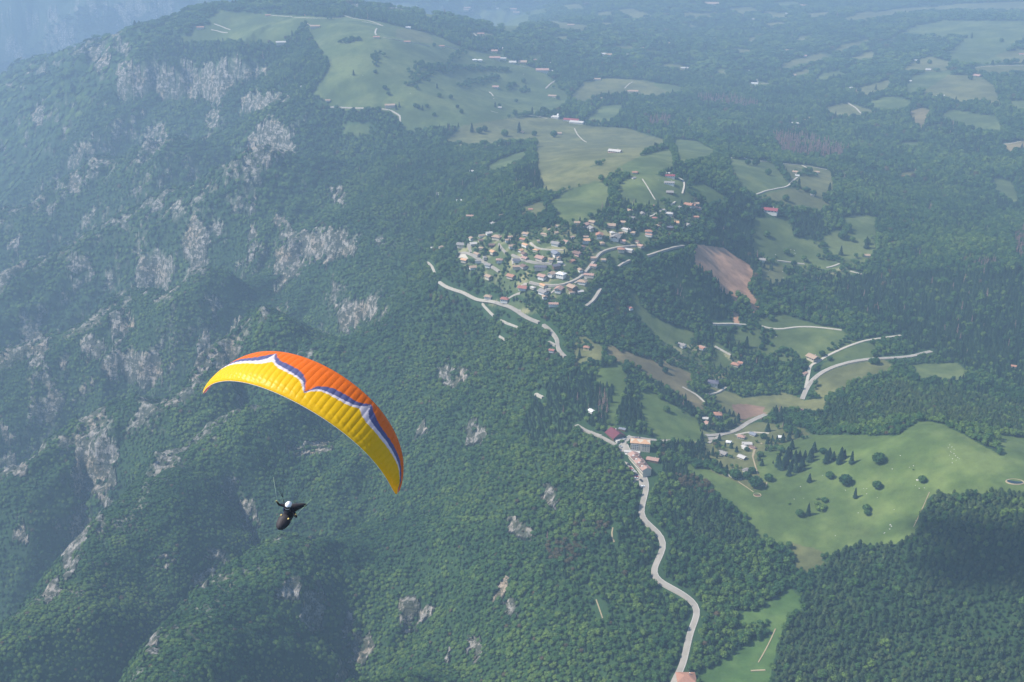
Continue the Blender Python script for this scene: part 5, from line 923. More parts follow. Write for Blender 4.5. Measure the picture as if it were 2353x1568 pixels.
for (x, y, rz, k, lab) in [(432,800,-50,'dark','dark parked car, uppermost in the roadside bay'),(452,842,-50,'red','red parked car below the uppermost dark one'),(478,868,-50,'silver','silver parked car at the middle of the roadside bay'),(492,885,10,'white','white parked car nearest the road in the bay'),(510,908,10,'dark','dark car parked crosswise below the white car'),(508,922,10,'blue','blue car parked crosswise in the lower bay'),(512,936,10,'red','red car parked crosswise in the lower bay'),(508,950,10,'white','lowest white car parked in the bay'),(567,975,-62,'dark','small dark car driving on the road past the row house'),(578,1040,20,'white','white car at the lower lay-by wall'),(588,1044,20,'white','second white car beside the lower lay-by wall'),(335,600,-40,'silver','silver car at the junction forecourt'),(318,500,20,'white','white car in front of the maroon restaurant'),(283,518,20,'white','white van like car left of the restaurant terrace')]:
    if k not in CP: CP[k] = make_car(k); o = CP[k]
    else: o = copy_tree(CP[k])
    p = at_w(x, y); o.location = (p[0], p[1], p[2]+0.6); o.rotation_euler = (0, 0, math.radians(rz)); o.scale = (1.1, 1.1, 1.1); tag(o, lab, 'car', 'cars at the roadside hamlet')
build_houses()
build_forest()
# ------------------------------------------------------------------ single trees, hedges, boulders, pond
def lone_meshes():
    T = {'round': [(crown_broad(60+i, 4.6, 8.2, 0.6, 16, ICO2, 420), M_LEAF, (0.35, 4)) for i in range(3)], 'spruce': [(crown_spruce(70+i, 3.5, 13, 0.4, 11, 14), M_NEEDLE, (0.25, 6)) for i in range(3)], 'bush': [(crown_broad(80+i, 3.0, 3.4, 0.0, 10, ICO1, 150), M_LEAF, (0.15, 1)) for i in range(2)]}
    out = {}
    for k, L in T.items():
        out[k] = []
        for (V, F), m, tr in L:
            me = bpy.data.meshes.new('crown'); me.from_pydata(V, [], F); me.materials.append(m); me.update(); V2, F2 = [], []; trunk(V2, F2, *tr); mt = bpy.data.meshes.new('trunk'); mt.from_pydata(V2, [], F2); mt.materials.append(M_BARK); mt.update(); out[k].append((me, mt))
    return out
LM = lone_meshes()
ORD = ['first','second','third','fourth','fifth','sixth','seventh','eighth','ninth','tenth','eleventh','twelfth','thirteenth','fourteenth','fifteenth','sixteenth','seventeenth','eighteenth','nineteenth','twentieth']
def rank_labels(P, nouns, anchors, tail=''):
    out = {}; g = {}
    for i, (p, nn) in enumerate(zip(P, nouns)):
        a = min(anchors, key=lambda q: (q[1]-p[0])**2+(q[2]-p[1])**2); g.setdefault((a, nn), []).append(i)
    for (a, nn), L in g.items():
        for r, i in enumerate(sorted(L, key=lambda i: (P[i][0]-a[1])**2+(P[i][1]-a[2])**2)):
            out[i] = (f"{nn}, the nearest of its kind to {a[0]}" if r == 0 else f"{nn}, {ORD[min(r, 19)]} nearest of its kind to {a[0]}")+tail
    return out
NMS = {'round': 'broadleaf_tree', 'spruce': 'spruce_tree', 'bush': 'bush'}
def lone(u, v, kind, wpx, label, group=None, tint=0.4, i=0, hs=1.0):
    (p,) = ground([(u, v)]); d = np.linalg.norm(p-CAM); r = {'round': 4.9, 'spruce': 3.5, 'bush': 3.3}[kind]; s = wpx*d/FOC/(2*r)
    o = empty(NMS[kind], p, i*1.7); o.scale = (s, s, s*hs); tag(o, label, 'bush' if kind == 'bush' else 'tree', group)
    me, mt = LM[kind][i % len(LM[kind])]
    for nm, m in (('crown', me), ('trunk', mt)):
        c = bpy.data.objects.new(nm, m); COL.objects.link(c); c.parent = o; c['tint'] = tint
    return o
def Zc(p): return [(x/5.8825*.9412+1788.3, y/5.8825*.9412+1035.3) for x, y in p]
GP = 'single trees and bushes on the big pasture'
LONE = [(1440,175,'round',27,'largest round dark tree on the upper pasture'),(960,485,'round',27,'broad rounded tree in the middle of the pasture'),(738,395,'round',18,'small round tree left of the broad rounded one'),(445,450,'spruce',14,'short conical tree at the left of the pasture'),(1415,540,'round',20,'peaked dark tree on the dip right of the broad tree'),(1100,680,'spruce',12,'slim conical tree alone in the middle pasture'),
 (1265,860,'round',17,'upper of two touching trees in the lower pasture'),(1275,920,'round',14,'lower of two touching trees in the lower pasture'),(305,940,'round',18,'reddish brown round tree at the lower left pasture'),(428,925,'spruce',14,'thin pale tree beside the reddish brown one'),(665,730,'bush',17,'round green bush, upper right of the bush cluster'),(560,775,'bush',14,'flat green bush, left in the bush cluster'),(565,700,'bush',10,'tiny topmost bush of the bush cluster'),(600,850,'bush',22,'long green bush, lowest of the bush cluster'),(660,825,'bush',14,'bush joined to the right end of the long one'),
 (2065,450,'round',17,'dark tree beside a white rock on the right pasture'),(155,770,'bush',8,'lone low bush in the left pasture'),(1050,190,'spruce',15,'tall oval tree right of the spruce group'),(640,45,'round',16,'round tree at the top of the spruce group'),(1940,280,'bush',5,'smallest bush on the right pasture')]
for q, (x, y, k, wd, lab) in enumerate(LONE):
    (u, v), = Zc([(x, y)]); lone(u, v, k, wd, lab, GP, 0.95 if 'bush' in k else (0.1+0.2*(q % 3)), q, 1.2 if 'slim' in lab or 'thin' in lab or 'oval' in lab else 0.85)
SP = [(30,270),(70,240),(110,200),(150,360),(180,290),(240,170),(60,280),(250,310),(330,280),(350,230),(300,150),(450,160),(380,120),(470,110),(690,180),(790,135),(870,190),(900,130),(945,110),(730,110),(130,120),(180,110),(510,25),(0,230)]
sp_rank = {i: ORD[r] if r < 20 else ['fourth last', 'third last', 'second last', 'last'][r-20] for r, i in enumerate(sorted(range(len(SP)), key=lambda i: SP[i][0]))}
for q, (x, y) in enumerate(SP):
    (u, v), = Zc([(x, y)]); lone(u, v, 'spruce', 15+3*((q*7) % 3), f'{sp_rank[q]} dark spruce from the left in the open group on the pasture', 'spruces at the top of the pasture', 0.2+0.1*(q % 4), q, 0.82)
HAM = [(1965,420,'spruce',16),(1480,215,'spruce',11),(1540,250,'spruce',12),(1585,255,'spruce',10),(1640,290,'spruce',12),(1560,370,'spruce',13),(1600,350,'spruce',13),(1640,330,'spruce',12),(1525,390,'spruce',12),(1410,430,'spruce',13),(1460,425,'spruce',14),(1280,140,'spruce',10),(1320,170,'spruce',10),(1370,180,'spruce',11),(1410,190,'spruce',10),(1115,240,'spruce',14),(1160,245,'spruce',14),(1200,250,'round',14),(1430,520,'spruce',12),(1560,610,'spruce',12),(1620,650,'spruce',11),(1300,720,'spruce',13),(1330,790,'spruce',12),(1370,790,'round',18),(1440,830,'spruce',14),(1510,860,'spruce',12),(1195,815,'round',20),(1605,935,'round',26),(1790,880,'round',17),(1735,940,'round',20),(1830,1030,'round',30),(1975,965,'round',20),(1920,500,'round',16),(1960,560,'spruce',12),(2130,545,'spruce',16),(2200,520,'spruce',16),(2290,490,'spruce',15),(2230,620,'spruce',17),(1880,700,'round',16),(1900,800,'spruce',12),(1735,640,'round',12),(1690,600,'spruce',8),(1030,215,'bush',7),(855,190,'bush',8),(750,550,'bush',9),(600,740,'bush',12),(350,540,'bush',12),(430,560,'bush',12),(300,640,'round',12)]
NN = {'spruce': 'dark spruce', 'round': 'round tree', 'bush': 'low bush'}
HL = rank_labels([Wc([(h[0], h[1])])[0] for h in HAM], [NN[h[2]] for h in HAM], [('the orange roofed villa', *Wc([(1405,250)])[0]), ('the hamlet junction', *Wc([(1470,450)])[0]), ('the small white house', *Wc([(1258,775)])[0]), ('the grey roofed house', *Wc([(1470,672)])[0]), ('the lane under the hamlet', *Wc([(1620,960)])[0]), ('the yellow dirt path', *Wc([(1830,780)])[0]), ('the white end house', *Wc([(2110,492)])[0]), ('the hotel lawn', *Wc([(700,700)])[0])])
for q, (x, y, k, wd) in enumerate(HAM):
    (u, v), = Wc([(x, y)]); lone(u, v, k, wd, HL[q], 'garden trees of the lower hamlet', 0.3*((q*5) % 4)/3, q, 0.8)
MID = Tc(1, 0, [(900,910),(952,920),(988,905),(1125,940),(1225,915),(1330,935),(1465,945),(1703,860),(85,520),(235,505),(325,655),(300,615),(400,740),(800,745),(828,780),(675,670),(660,610),(1165,600),(1190,590),(1255,570),(1270,620),(1205,705),(1490,685),(510,740),(560,760),(590,740),(640,800),(530,750),(1060,740),(1090,735),(1440,810),(1505,790),(1560,770),(640,320),(860,330),(755,680),(380,755)])+Tc(2, 0, [(450,1135),(505,1140),(590,1205),(800,1290),(710,1385),(900,1350),(990,1395),(1010,1335),(840,1190),(870,1195),(1215,635),(1330,620),(1620,440),(1700,440),(1980,550),(1990,265),(2195,290)])+Tc(2, 1, [(580,65),(1170,98),(1265,145),(1270,115),(1095,80),(715,185),(1090,190),(1320,885),(1300,938),(1330,942),(555,800),(545,840),(690,860),(960,885),(440,830),(610,640),(300,560),(1110,60),(2110,1500)])+Tc(1, 1, [(1940,830),(1960,845),(2255,940),(2200,955),(2230,1000),(1870,930),(1850,950),(1640,900),(1960,1000),(2100,860),(2230,860),(1800,960),(2050,980),(2240,1270),(2200,1180)])
MA = [('the red farm sheds', 1315, 282), ('the hairpin of the white track', 920, 262), ('the far hillside farms', 870, 90), ('the right hand hill pasture', 2210, 205), ('the farm on the forked track', 1825, 400), ('the right pasture corner', 1990, 590), ('the curved valley road', 2000, 825), ('the orange cottages', 1690, 837), ('the yellow villa', 1348, 802), ('the crossing white track', 1140, 220), ('the dry scrub meadow', 1500, 850)]
ML = rank_labels(MID, ['lone round tree' if q % 4 else 'lone dark spruce' for q in range(len(MID))], MA)
for q, (u, v) in enumerate(MID):
    lone(u, v, 'round' if q % 4 else 'spruce', (7+(q*5) % 4) if v < 300 else 12+(q*3) % 5, ML[q], 'lone trees of the farther meadows', 0.15*(q % 4), q)
# rows of trees and hedges between the meadows
HEDGE = [(1,0,[(480,600),(620,500),(560,440),(480,540)]),(1,0,[(560,460),(780,470),(980,480),(1140,485)]),(1,0,[(745,430),(845,340),(880,330)]),(1,0,[(815,600),(900,580),(1080,530)]),(1,0,[(1135,615),(1200,585)]),(1,0,[(1500,620),(1600,580)]),(1,0,[(0,300),(130,270)]),(1,0,[(220,440),(270,370)]),(1,0,[(1240,640),(1290,620)]),(1,0,[(640,480),(700,500),(760,490)]),(2,0,[(610,1100),(720,1220),(760,1280),(870,1320)]),(2,0,[(800,1210),(900,1205)]),(2,1,[(380,700),(560,690),(600,740),(560,800)]),(2,1,[(950,110),(1000,200),(1080,240)]),(2,1,[(1040,850),(1090,820)]),(2,1,[(1120,800),(1180,780)]),(2,1,[(640,880),(700,850),(750,890)]),(2,2,[(330,1290),(450,1240),(610,1210)]),(2,2,[(0,40),(200,90),(330,150)]),(1,1,[(1640,830),(1800,760),(1900,800)]),(1,1,[(1900,820),(2000,860),(2200,890)]),(2,0,[(1850,250),(1950,260)])]
hp = []
for c, r, P in HEDGE:
    g = ground(densify(Tc(c, r, P), 3.0)); R_ = np.random.default_rng(len(hp)+3); d = np.linalg.norm(g-CAM, axis=1)
    for k in range(2): gg = g+np.stack([R_.normal(0, 3+d/900, len(g)), R_.normal(0, 3+d/900, len(g)), 0*d], 1); hp.append(gg)
hp = np.vstack(hp); hp[:, 2] = hgt(hp[:, 0], hp[:, 1]); hp = hp[~road_clear(hp[:, 0], hp[:, 1], 2.5)]; R_ = np.random.default_rng(5); n_ = len(hp); s_ = (0.55+0.5*R_.random(n_))*np.clip(np.hypot(hp[:, 0], hp[:, 1])/2000, 0.7, 1.5)
DON = [o for o in S.objects if o.name.startswith('broadleaf_tree') and o.type == 'MESH'][:3]
scatter_object('hedge', 'hedgerows and tree lines dividing the meadows', hp, None, R_.integers(0, 3, n_), np.stack([s_, s_, s_*0.8], 1), R_.random(n_)*0.4, DON)
# boulders and cattle-pale stones on the pasture
M_STONE = simple('pale_limestone', (0.60, 0.57, 0.52), 0.95, 0.2, 0.8)
def boulder_mesh(seed):
    R = random.Random(seed); v, f = ICO1; V = [(p[0]*R.uniform(.8, 1.3), p[1]*R.uniform(.6, 1.0), p[2]*R.uniform(.4, .7)) for p in v]; me = bpy.data.meshes.new('boulder'); me.from_pydata(V, [], f); me.materials.append(M_STONE); me.update(); return me
BM_ = [boulder_mesh(i) for i in range(4)]
ST = Zc([(1755,75),(1635,265),(1942,222),(1885,245),(638,360),(1995,428),(2012,425),(1970,503),(1420,678),(1148,897),(1610,1068),(1625,1090),(1600,1130),(1530,1183),(1520,1190),(228,700),(365,688),(320,520),(965,572),(1270,550),(1225,548),(2025,545),(2100,540),(1665,850),(1975,1010),(1270,625),(735,730),(820,1225)])+Tc(2,2,[(1838,5),(1860,30),(1880,10),(1895,22),(1885,40),(1858,58),(1870,-5),(1850,-15),(1905,30),(1500,8),(1445,100),(1590,78)])+Tc(2,1,[(1840,1500),(1855,1515),(1830,1520),(1870,1530),(1845,1545),(745,155),(770,160),(775,180),(765,190),(640,188),(690,305),(600,300),(635,748),(645,755)])+Tc(1,0,[(475,645),(150,520),(65,520),(1255,512),(2185,1242)])
BL = rank_labels(ST, ['pale limestone boulder']*len(ST), [('the large round tree', *Zc([(1440,175)])[0]), ('the broad rounded tree', *Zc([(960,485)])[0]), ('the bush cluster', *Zc([(610,780)])[0]), ('the pond', 2332, 1108), ('the curved white rock', *Zc([(1610,1068)])[0]), ('the dark tree at the white rock', *Zc([(2065,450)])[0]), ('the hilltop of the pasture', 2120, 975), ('the right hand upper pasture', 1850, 570), ('the pasture between the roads', 1780, 770), ('the big far hillside', 950, 200)])
for q, (u, v) in enumerate(ST):
    (p,) = ground([(u, v)]); d = np.linalg.norm(p-CAM); o = bpy.data.objects.new('boulder', BM_[q % 4]); COL.objects.link(o); s = (0.8+0.5*((q*3) % 4)/3)*0.45*d/1200*(1.9 if q in (5, 10, 11, 12) else 1.0); o.location = p+np.array([0, 0, 0.15*s]); o.scale = (s*1.3, s, s); o.rotation_euler = (0, 0, q)
    tag(o, {5: 'largest white rock beside the dark tree on the pasture', 10: 'curved white rock at the lower right of the pasture', 12: 'white rock just below the curved white rock'}.get(q, BL[q]), 'boulder', 'boulders scattered over the pastures')
# watering pond and the dried-up one
def pond(pts_uv, name, mat, rim, lift, label):
    g = ground(pts_uv); c = g.mean(0); z = g[:, 2].min(); n = len(g)
    ring = [(p[0], p[1]) for p in g]; out = [(c[0]+(x-c[0])*1.16, c[1]+(y-c[1])*1.16) for x, y in ring]; o = empty(name, (0, 0, 0)); tag(o, label, 'pond')
    mesh_obj('water' if mat is M_WATER else 'mud', [(x, y, z+lift) for x, y in ring], [tuple(range(n))[::-1]], mat, o)
    V = [(x, y, z+lift+0.05) for x, y in ring]+[(x, y, float(hgt(x, y))+0.35) for x, y in out]+[(x, y, z-3) for x, y in out]
    mesh_obj('rim', V, [(i, (i+1) % n, n+(i+1) % n, n+i) for i in range(n)]+[(n+i, n+(i+1) % n, 2*n+(i+1) % n, 2*n+i) for i in range(n)], rim, o)
M_WATER = simple('pond_water', (0.02, 0.04, 0.05), 0.08, 0.1, 0.1); M_MUD = simple('brown_mud', (0.15, 0.09, 0.06), 0.9, 0.2, 0.3)
def oval(cx, cy, a, b, t=0, n=22): return [(cx+a*math.cos(6.2832*i/n)*math.cos(t)-b*math.sin(6.2832*i/n)*math.sin(t), cy+a*math.cos(6.2832*i/n)*math.sin(t)+b*math.sin(6.2832*i/n)*math.cos(t)) for i in range(n)]
pond(oval(2332, 1108, 19, 6, 0.08), 'pond', M_WATER, M_DIRT, 0.9, 'dark oval watering pond with a pale rim at the right edge')
pond(oval(1740, 1138, 8, 4, 0.1), 'dry_pond', M_MUD, M_DIRT, 0.6, 'small dried up brown pond at the left of the pasture')
# ------------------------------------------------------------------ the paraglider wing
def cv(p): return p[0]*RGT+p[1]*UPV-p[2]*FWD*-1 if False else p[0]*RGT+p[1]*UPV+p[2]*(-FWD)
WUP, WSP, WCH = cv((0.1383, 0.6592, 0.7391)), cv((0.8833, -0.4196, 0.2089)), cv((0.4479, 0.6240, -0.6403))
WD = 41.242; WC0 = CAM + cv(((704.46-CX)/FOC*WD, (CY-887.13)/FOC*WD, -WD))
HALF, ARCH, CHORD, AMAX, WEX, SWP, SWE = 4.4759, 2.8962, 2.0501, 1.309, 1.9233, -0.4825, 3.5469
def wing_pt(s, t, top=True, puff=0.0):
    a = s*AMAX; x = HALF*math.sin(a)/math.sin(AMAX); dr = ARCH*(1-math.cos(a))/(1-math.cos(AMAX)); k = abs(s)
    c = max(CHORD*math.sqrt(max(0, 1-(k*0.985)**WEX)), 0.18); up = WUP*math.cos(a)+WSP*math.sin(a)
    th = 0.118*(2.9*math.sqrt(t)*(1-t)**0.9*0.62+0.9*t*(1-t))*c*(1 if top else -0.25)
    return WC0 + WSP*x - WUP*dr + WCH*(SWP*k**SWE+(t-0.42)*c) + up*(th+puff)
KT = lambda L: (np.array([a for a, b in L]), np.array([b for a, b in L]))
T_WY = KT([(0,.18),(.03,.28),(.07,.38),(.11,.41),(.17,.43),(.235,.455),(.28,.51),(.318,.59),(.355,.5),(.4,.455),(.5,.445),(.6,.46),(.7,.5),(.8,.55),(.9,.48),(.95,.2),(1.05,.05)])
T_WB = KT([(0,.19),(.02,.29),(.05,.40),(.1,.45),(.15,.48),(.22,.52),(.28,.57),(.33,.70),(.352,.80),(.365,.89),(.372,.70),(.40,.60),(.43,.56),(.5,.545),(.6,.56),(.7,.585),(.8,.62),(.88,.52),(.95,.23),(1.05,.08)])
T_BO = KT([(0,.23),(.02,.33),(.04,.45),(.08,.54),(.12,.60),(.17,.62),(.22,.65),(.275,.67),(.32,.76),(.365,.90),(.40,.80),(.46,.70),(.52,.665),(.6,.685),(.7,.715),(.77,.74),(.83,.71),(.9,.64),(.95,.30),(1.05,.12)])
FAB = [(0.95, 0.62, 0.014), (0.86, 0.84, 0.90), (0.135, 0.165, 0.36), (0.95, 0.22, 0.028)]
def stripe(s, t):
    k = abs(s-0.03)*(1.0 if s > 0 else 1.0)
    return 0 if t < np.interp(k, *T_WY)+0.008 else 1 if t < np.interp(k, *T_WB)+0.0 else 2 if t < np.interp(k, *T_BO) else 3
def fabric(name, attr=None, c=None):
    b = NB(name); col = b.n('ShaderNodeAttribute', attribute_name='print').outputs['Color'] if attr else None
    p = b.obj(); f = b.math('MULTIPLY_ADD', b.noise(p, 9.0, 3), 0.16, 0.92)
    base = b.mix(1.0, col if attr else (*c, 1)[:3], b.n('ShaderNodeCombineColor', {0: f, 1: f, 2: f}).outputs[0], 'MULTIPLY')
    b.col(base).rough(0.42); b.b.inputs['Specular IOR Level'].default_value = 0.35; b.bump(b.noise(p, 5.0, 3), 0.02)
    tr = b.n('ShaderNodeBsdfTranslucent', {'Color': base}); mx = b.n('ShaderNodeMixShader', {0: 0.42, 1: b.b.outputs[0], 2: tr.outputs[0]}); b.t.links.new(mx.outputs[0], b.t.nodes['Material Output'].inputs['Surface']); return b.m
M_FAB = fabric('ripstop_print', True); M_UNDER = fabric('ripstop_underside', c=(0.80, 0.36, 0.42)); M_LINE = simple('dark_line', (0.05, 0.05, 0.05), 0.6); M_BRAKE = simple('pale_green_line', (0.45, 0.62, 0.42), 0.6); M_TAPE = simple('white_tape', (0.8, 0.78, 0.7), 0.7)
def tube(name, P, r, mat, parent, k=5):
    P = [np.array(p, float) for p in P]; V, F = [], []
    for i, p in enumerate(P):
        d = P[min(i+1, len(P)-1)]-P[max(i-1, 0)]; d /= np.linalg.norm(d)+1e-9; a = np.cross(d, [0.3, 0.5, 0.8]); a /= np.linalg.norm(a); b = np.cross(d, a)
        rr = r[i] if isinstance(r, (list, tuple)) else r
        V += [tuple(p+(a*math.cos(6.2832*j/k)+b*math.sin(6.2832*j/k))*rr) for j in range(k)]
    for i in range(len(P)-1): F += [(i*k+j, i*k+(j+1) % k, (i+1)*k+(j+1) % k, (i+1)*k+j) for j in range(k)]
    F += [tuple(range(k))[::-1], tuple((len(P)-1)*k+j for j in range(k))]
    return mesh_obj(name, V, F, mat, parent, smooth=True)
def build_wing():
    root = empty('paraglider', tuple(WC0)); tag(root, 'curved yellow and orange paraglider wing with a white and blue stripe, flying over the woods', 'paraglider'); O = WC0
    NC, NS, NT = 46, 6, 72
    for c in range(NC):
        V = []; C = []; F = []; fm = []
        for i in range(NS+1):
            f = i/NS; s = -1+2*(c+f)/NC
            for j in range(NT+1):
                t = (j/NT)**1.25; cell = 0.20*math.cos(0) ; puff = (0.019*math.sin(math.pi*f)**0.8-0.006)*min(1, 6*t+0.25)*min(1, (1-t)*7+0.1)*(1-0.5*abs(s)**4)
                wr = 0.006*math.sin(t*60+c*1.7+3*f)*math.exp(-((t-0.10)/0.07)**2)
                V.append(wing_pt(s, t, True, puff+wr)-O); C.append(FAB[stripe(s, t)])
        n = (NS+1)*(NT+1)
        for i in range(NS+1):
            f = i/NS; s = -1+2*(c+f)/NC
            for j in range(NT//4+1):
                t = (4*j/NT)**1.25; V.append(wing_pt(s, t, False, -0.015*math.sin(math.pi*f))-O); C.append((.6, .2, .2))
        m = NT//4+1
        for i in range(NS):
            for j in range(NT): a = i*(NT+1)+j; F.append((a, a+NT+1, a+NT+2, a+1)); fm.append(0)
            for j in range(m-1): a = n+i*m+j; F.append((a, a+1, a+m+1, a+m)); fm.append(1)
        o = mesh_obj('cell', V, F, [M_FAB, M_UNDER], root, smooth=True, fm=fm)
        at = o.data.attributes.new('print', 'FLOAT_COLOR', 'POINT'); at.data.foreach_set('color', np.hstack([np.array(C), np.ones((len(C), 1))]).astype(np.float32).ravel())
    for e, (t, rr, mt) in {'leading_edge_tape': (0.0, 0.008, M_TAPE), 'trailing_edge_tape': (1.0, 0.006, M_FAB)}.items():
        tube(e, [wing_pt(s, t, False, -0.004)-O for s in np.linspace(-0.99, 0.99, 93)], rr, M_TAPE if t == 0 else fabric('orange_tape', c=(0.7, 0.1, 0.02)), root, 4)
    for s in (-1, 1):   # stabiliser at each wing tip
        P = [wing_pt(s, t)-O for t in np.linspace(0, 1, 7)]; q = wing_pt(s*0.93, 0.5)-O; V = P+[p*1.0-WUP*0.10*(1-abs(2*i/6-1))-WSP*s*0.03 for i, p in enumerate(P)]
        mesh_obj('stabiliser', V, [(i, i+1, 8+i, 7+i) for i in range(6)], M_UNDER, root)
    return root
wing = build_wing()
# ------------------------------------------------------------------ the pilot in the pod harness
PIL = cam.location; PIL = CAM + cv(((661-CX)/FOC*44.6, (CY-1188)/FOC*44.6, -44.6))
pu = WUP; pf = -WCH; pl = np.cross(pu, pf)       # up, forward, the pilot's left
def L2W(f, l, u): return pf*f+pl*l+pu*u
def loft(name, rings, mat, parent, k=18):
    """closed body through rings: centre (f,l,u), radius sideways, radius up, in a plane across the forward axis"""
    V, F = [], []
    for (f, l, u, a, b) in rings: V += [tuple(L2W(f, l+a*math.cos(6.2832*j/k), u+b*math.sin(6.2832*j/k))) for j in range(k)]
    n = len(rings)
    for i in range(n-1): F += [(i*k+j, i*k+(j+1) % k, (i+1)*k+(j+1) % k, (i+1)*k+j) for j in range(k)]
    F += [tuple(range(k))[::-1], tuple((n-1)*k+j for j in range(k))]; return mesh_obj(name, V, F, mat, parent, smooth=True)
M_POD = simple('black_harness_cloth', (0.035, 0.033, 0.040), 0.6, 0.3, 4.0, 0.01); M_SUIT = simple('dark_flight_suit', (0.020, 0.020, 0.028), 0.8, 0.3, 6.0); M_HELM = simple('white_helmet_shell', (0.82, 0.82, 0.84), 0.25, 0.03, 3.0); M_SKIN = simple('skin', (0.50, 0.30, 0.22), 0.6, 0.1, 8.0); M_GLOVE = simple('black_glove', (0.03, 0.028, 0.025), 0.7, 0.2, 9.0); M_YEL = simple('yellow_trim', (0.75, 0.60, 0.20), 0.7); M_BLUE = simple('blue_webbing', (0.10, 0.11, 0.34), 0.8, 0.4, 20.0); M_VISOR = simple('dark_visor', (0.015, 0.015, 0.02), 0.1)
def build_pilot():
    h = empty('harness', tuple(PIL)); h.scale = (0.9, 0.9, 0.9); tag(h, 'black pod harness with a rounded leg fairing and a tapered tail, hanging under the wing', 'harness')
    loft('leg_fairing', [(-0.05, 0, 0.10, .16, .14), (0.05, 0, 0.10, .235, .20), (0.17, 0, 0.08, .29, .245), (0.32, 0, 0.04, .295, .245), (0.47, 0, 0.01, .265, .225), (0.60, 0, 0.0, .21, .185), (0.70, 0, 0.0, .13, .115), (0.75, 0, 0.0, .04, .04)], M_POD, h)
    loft('seat_shell', [(-0.34, 0, 0.28, .15, .26), (-0.28, 0, 0.24, .24, .34), (-0.10, 0, 0.10, .25, .26), (0.10, 0, 0.02, .24, .20), (0.25, 0, 0.0, .18, .12)], M_POD, h)
    loft('tail_fairing', [(-0.25, 0, 0.36, .25, .24), (-0.42, 0.12, 0.38, .22, .19), (-0.58, 0.27, 0.39, .16, .14), (-0.72, 0.42, 0.40, .10, .10), (-0.78, 0.48, 0.40, .03, .05)], M_POD, h)
    for s in (-1, 1):
        c = L2W(0.22, s*0.19, 0.30); V = [tuple(c+L2W(0.05*x, 0.035*y, 0.012*z)) for x, y, z in ICO1[0]]; mesh_obj('reflective_tab', V, ICO1[1], M_YEL, h)
        tube('riser', [L2W(-0.02, s*0.20, 0.30), L2W(-0.05, s*0.22, 0.7), L2W(-0.08, s*0.25, 1.10)], 0.013, M_SUIT, h)
        for q in range(3): tube('webbing', [L2W(-0.12+0.08*q, s*0.20, 0.30+0.03*q), L2W(-0.14+0.06*q, s*0.23, 0.48), L2W(-0.10+0.05*q, s*0.16, 0.60)], 0.018, M_BLUE if s < 0 else M_SUIT, h)
    # body: one skinned surface
    me = bpy.data.meshes.new('person'); V = []; E = []; Rr = []
    def j(p, r, par=None):
        V.append(tuple(L2W(*p))); Rr.append(r); 
        if par is not None: E.append((par, len(V)-1))
        return len(V)-1
    pel = j((0, 0, .12), .15); sp = j((-.07, 0, .30), .145, pel); ch = j((-.12, 0, .48), .155, sp); nk = j((-.10, 0, .62), .065, ch); hd = j((-.06, 0, .74), .095, nk); tp = j((-.04, 0, .83), .08, hd)
    for s in (-1, 1):
        hp = j((.08, s*.09, .10), .10, pel); kn = j((.36, s*.11, .12), .07, hp); an = j((.56, s*.08, .0), .045, kn); j((.63, s*.08, .03), .035, an)
        sh = j((-.11, s*.19, .54), .075, ch)
        if s > 0: el = j((.05, s*.44, .42), .05, sh); wr = j((.10, s*.50, .66), .032, el)
        else: el = j((.00, s*.42, .55), .05, sh); wr = j((.05, s*.44, .80), .032, el)
        b = V[wr]; inv = lambda f, l, u, b=(.10 if s > 0 else .05, s*(.50 if s > 0 else .44), .66 if s > 0 else .80): (b[0]+f, b[1]+l, b[2]+u)
        pm = j(inv(.01, 0, .05), .030, wr)
        for q in range(4):
            k1 = j(inv(.035, s*(-.03+.02*q), .085), .0105, pm); k2 = j(inv(.075, s*(-.03+.02*q), .075+.004*(q % 3)), .0095, k1); j(inv(.070, s*(-.03+.02*q), .045), .008, k2)
        th = j(inv(.035, -s*.045, .05), .012, pm); j(inv(.065, -s*.035, .055), .010, th)
    me.from_pydata(V, E, []); o = bpy.data.objects.new('person', me); COL.objects.link(o)
    sk = o.modifiers.new('skin', 'SKIN'); sk.use_smooth_shade = True
    for i, d in enumerate(me.skin_vertices[0].data): d.radius = (Rr[i], Rr[i]); d.use_root = (i == 0)
    sb = o.modifiers.new('sub', 'SUBSURF'); sb.levels = sb.render_levels = 1
    dg = bpy.context.evaluated_depsgraph_get(); em = bpy.data.meshes.new_from_object(o.evaluated_get(dg)); o.modifiers.clear(); o.data = em; em.name = 'person'
    em.materials.clear(); [em.materials.append(m) for m in (M_SUIT, M_SKIN, M_GLOVE)]
    for p in em.polygons:
        c = np.array(p.center); u = c@pu; l = abs(c@pl); f = c@pf
        p.material_index = 1 if (u > .66 and l < .15) else (2 if l > .33 and f > .02 and u > .60 else 0)
    o.location = tuple(PIL); tag(o, 'pilot in dark suit and white helmet, reclined in the harness with raised hands', 'person')
    def at_o(name, V, F, m): return mesh_obj(name, V, F, m, o, smooth=True)
    hc = L2W(-.06, 0, .80); v, f = icos(3)
    HV = []
    for x, y, z in v:
        r = np.array([x*.155, y*.128, z*.135]); HV.append(tuple(hc+L2W(r[0]-0.01, r[1], r[2])))
    keep_ = [q for q in f if not (np.mean([v[i][0] for i in q]) > 0.42 and np.mean([v[i][2] for i in q]) < 0.28)]
    hel = at_o('helmet', HV, keep_, M_HELM)
    CV = [(math.cos(a), math.sin(a)) for a in np.linspace(-1.15, 1.15, 9)]; V = [tuple(hc+L2W(.155*x+0.02, .118*y, -.105)) for x, y in CV]+[tuple(hc+L2W(.165*x+0.02, .125*y, -.055)) for x, y in CV]
    mesh_obj('chin_guard', V, [(i, i+1, 10+i, 9+i) for i in range(8)], M_HELM, hel)
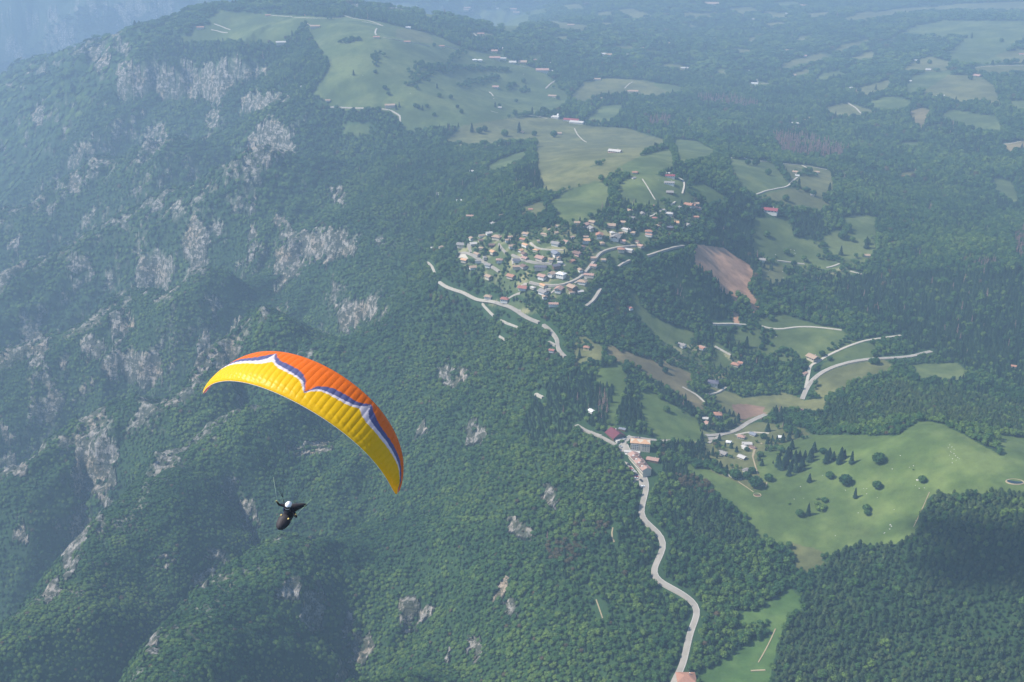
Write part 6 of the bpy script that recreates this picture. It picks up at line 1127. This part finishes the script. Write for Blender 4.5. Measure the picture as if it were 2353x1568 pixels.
    V = [tuple(hc+L2W(.135*x+0.015, .112*y, -.03)) for x, y in CV]+[tuple(hc+L2W(.13*x+0.02, .105*y, .035)) for x, y in CV]; mesh_obj('goggles', V, [(i, i+1, 10+i, 9+i) for i in range(8)], M_VISOR, hel)
    # lines
    for s in (-1, 1):
        rt = PIL+L2W(-0.08, s*0.25, 1.10); hand = PIL+(L2W(.12, .50, .73) if s > 0 else L2W(.07, -.44, .87))
        sg = 1 if (pl@WSP)*s > 0 else -1
        for row, t in enumerate((0.08, 0.32, 0.58)):
            for q in range(7):
                a = wing_pt(sg*(0.06+0.88*q/6), t, False); m = rt+(a-rt)*0.62
                tube('suspension_line', [rt-WC0, m-WC0, a-WC0], 0.0011, M_LINE, wing, 3)
        a = wing_pt(sg*0.55, 1.0); d = (a-hand)/np.linalg.norm(a-hand); tube('brake_line', [hand-WC0, hand+d*0.35-WC0, hand+d*1.0-WC0], 0.0055, M_BRAKE, wing, 4); tube('brake_line', [hand+d*1.0-WC0, a-WC0], 0.0012, M_LINE, wing, 3)
        tube('brake_handle', [hand+L2W(0, -.05, 0)-WC0, hand+L2W(0, .05, 0)-WC0], 0.014, M_YEL, wing, 6)
build_pilot()
# ------------------------------------------------------------------ fair-weather cloud high above the haze; small ones added to shade pasture streaks
def build_clouds():
    m = bpy.data.materials.new('cloud_vapour'); m.use_nodes = True; t = m.node_tree; b = t.nodes['Principled BSDF']; b.inputs['Base Color'].default_value = (0.9, 0.9, 0.9, 1); b.inputs['Roughness'].default_value = 1
    tr = t.nodes.new('ShaderNodeBsdfTransparent'); mx = t.nodes.new('ShaderNodeMixShader'); mx.inputs[0].default_value = 0.50; t.links.new(b.outputs[0], mx.inputs[1]); t.links.new(tr.outputs[0], mx.inputs[2]); t.links.new(mx.outputs[0], t.nodes['Material Output'].inputs['Surface'])
    R = random.Random(4); S3 = np.array(sv)
    for (u, v, a, b_, n, lab) in [(2290, 1285, 95, 40, 26, 'largest fair weather cloud above the pine plantation'), (2120, 1205, 34, 9, 8, 'small added cloud shred that shades the plantation edge'), (2010, 1068, 60, 8, 10, 'thin added cloud strip that shades the hill pasture'), (2000, 1222, 40, 7, 9, 'thin added cloud strip that shades the lower pasture'), (2130, 1150, 28, 7, 6, 'smallest added cloud shred that shades the right pasture')]:
        (p,) = ground([(u, v)]); t_ = (1900-p[2])/S3[2]; c = p+S3*t_; V, F = [], []
        for i in range(n):
            x, y = R.gauss(0, 0.5)*a, R.gauss(0, 0.5)*b_; s = R.uniform(0.25, 0.5)*b_*(1.25-abs(x)/a*0.5); blob(V, F, (x, y, R.uniform(-.2, .3)*s), (s*1.5, s, s*0.7), ICO2, R, 0.12)
        o = mesh_obj('cloud', V, F, m, smooth=True); o.location = tuple(c); o.rotation_euler = (0, 0, -0.35); tag(o, lab, 'cloud', 'fair weather clouds overhead')
build_clouds()
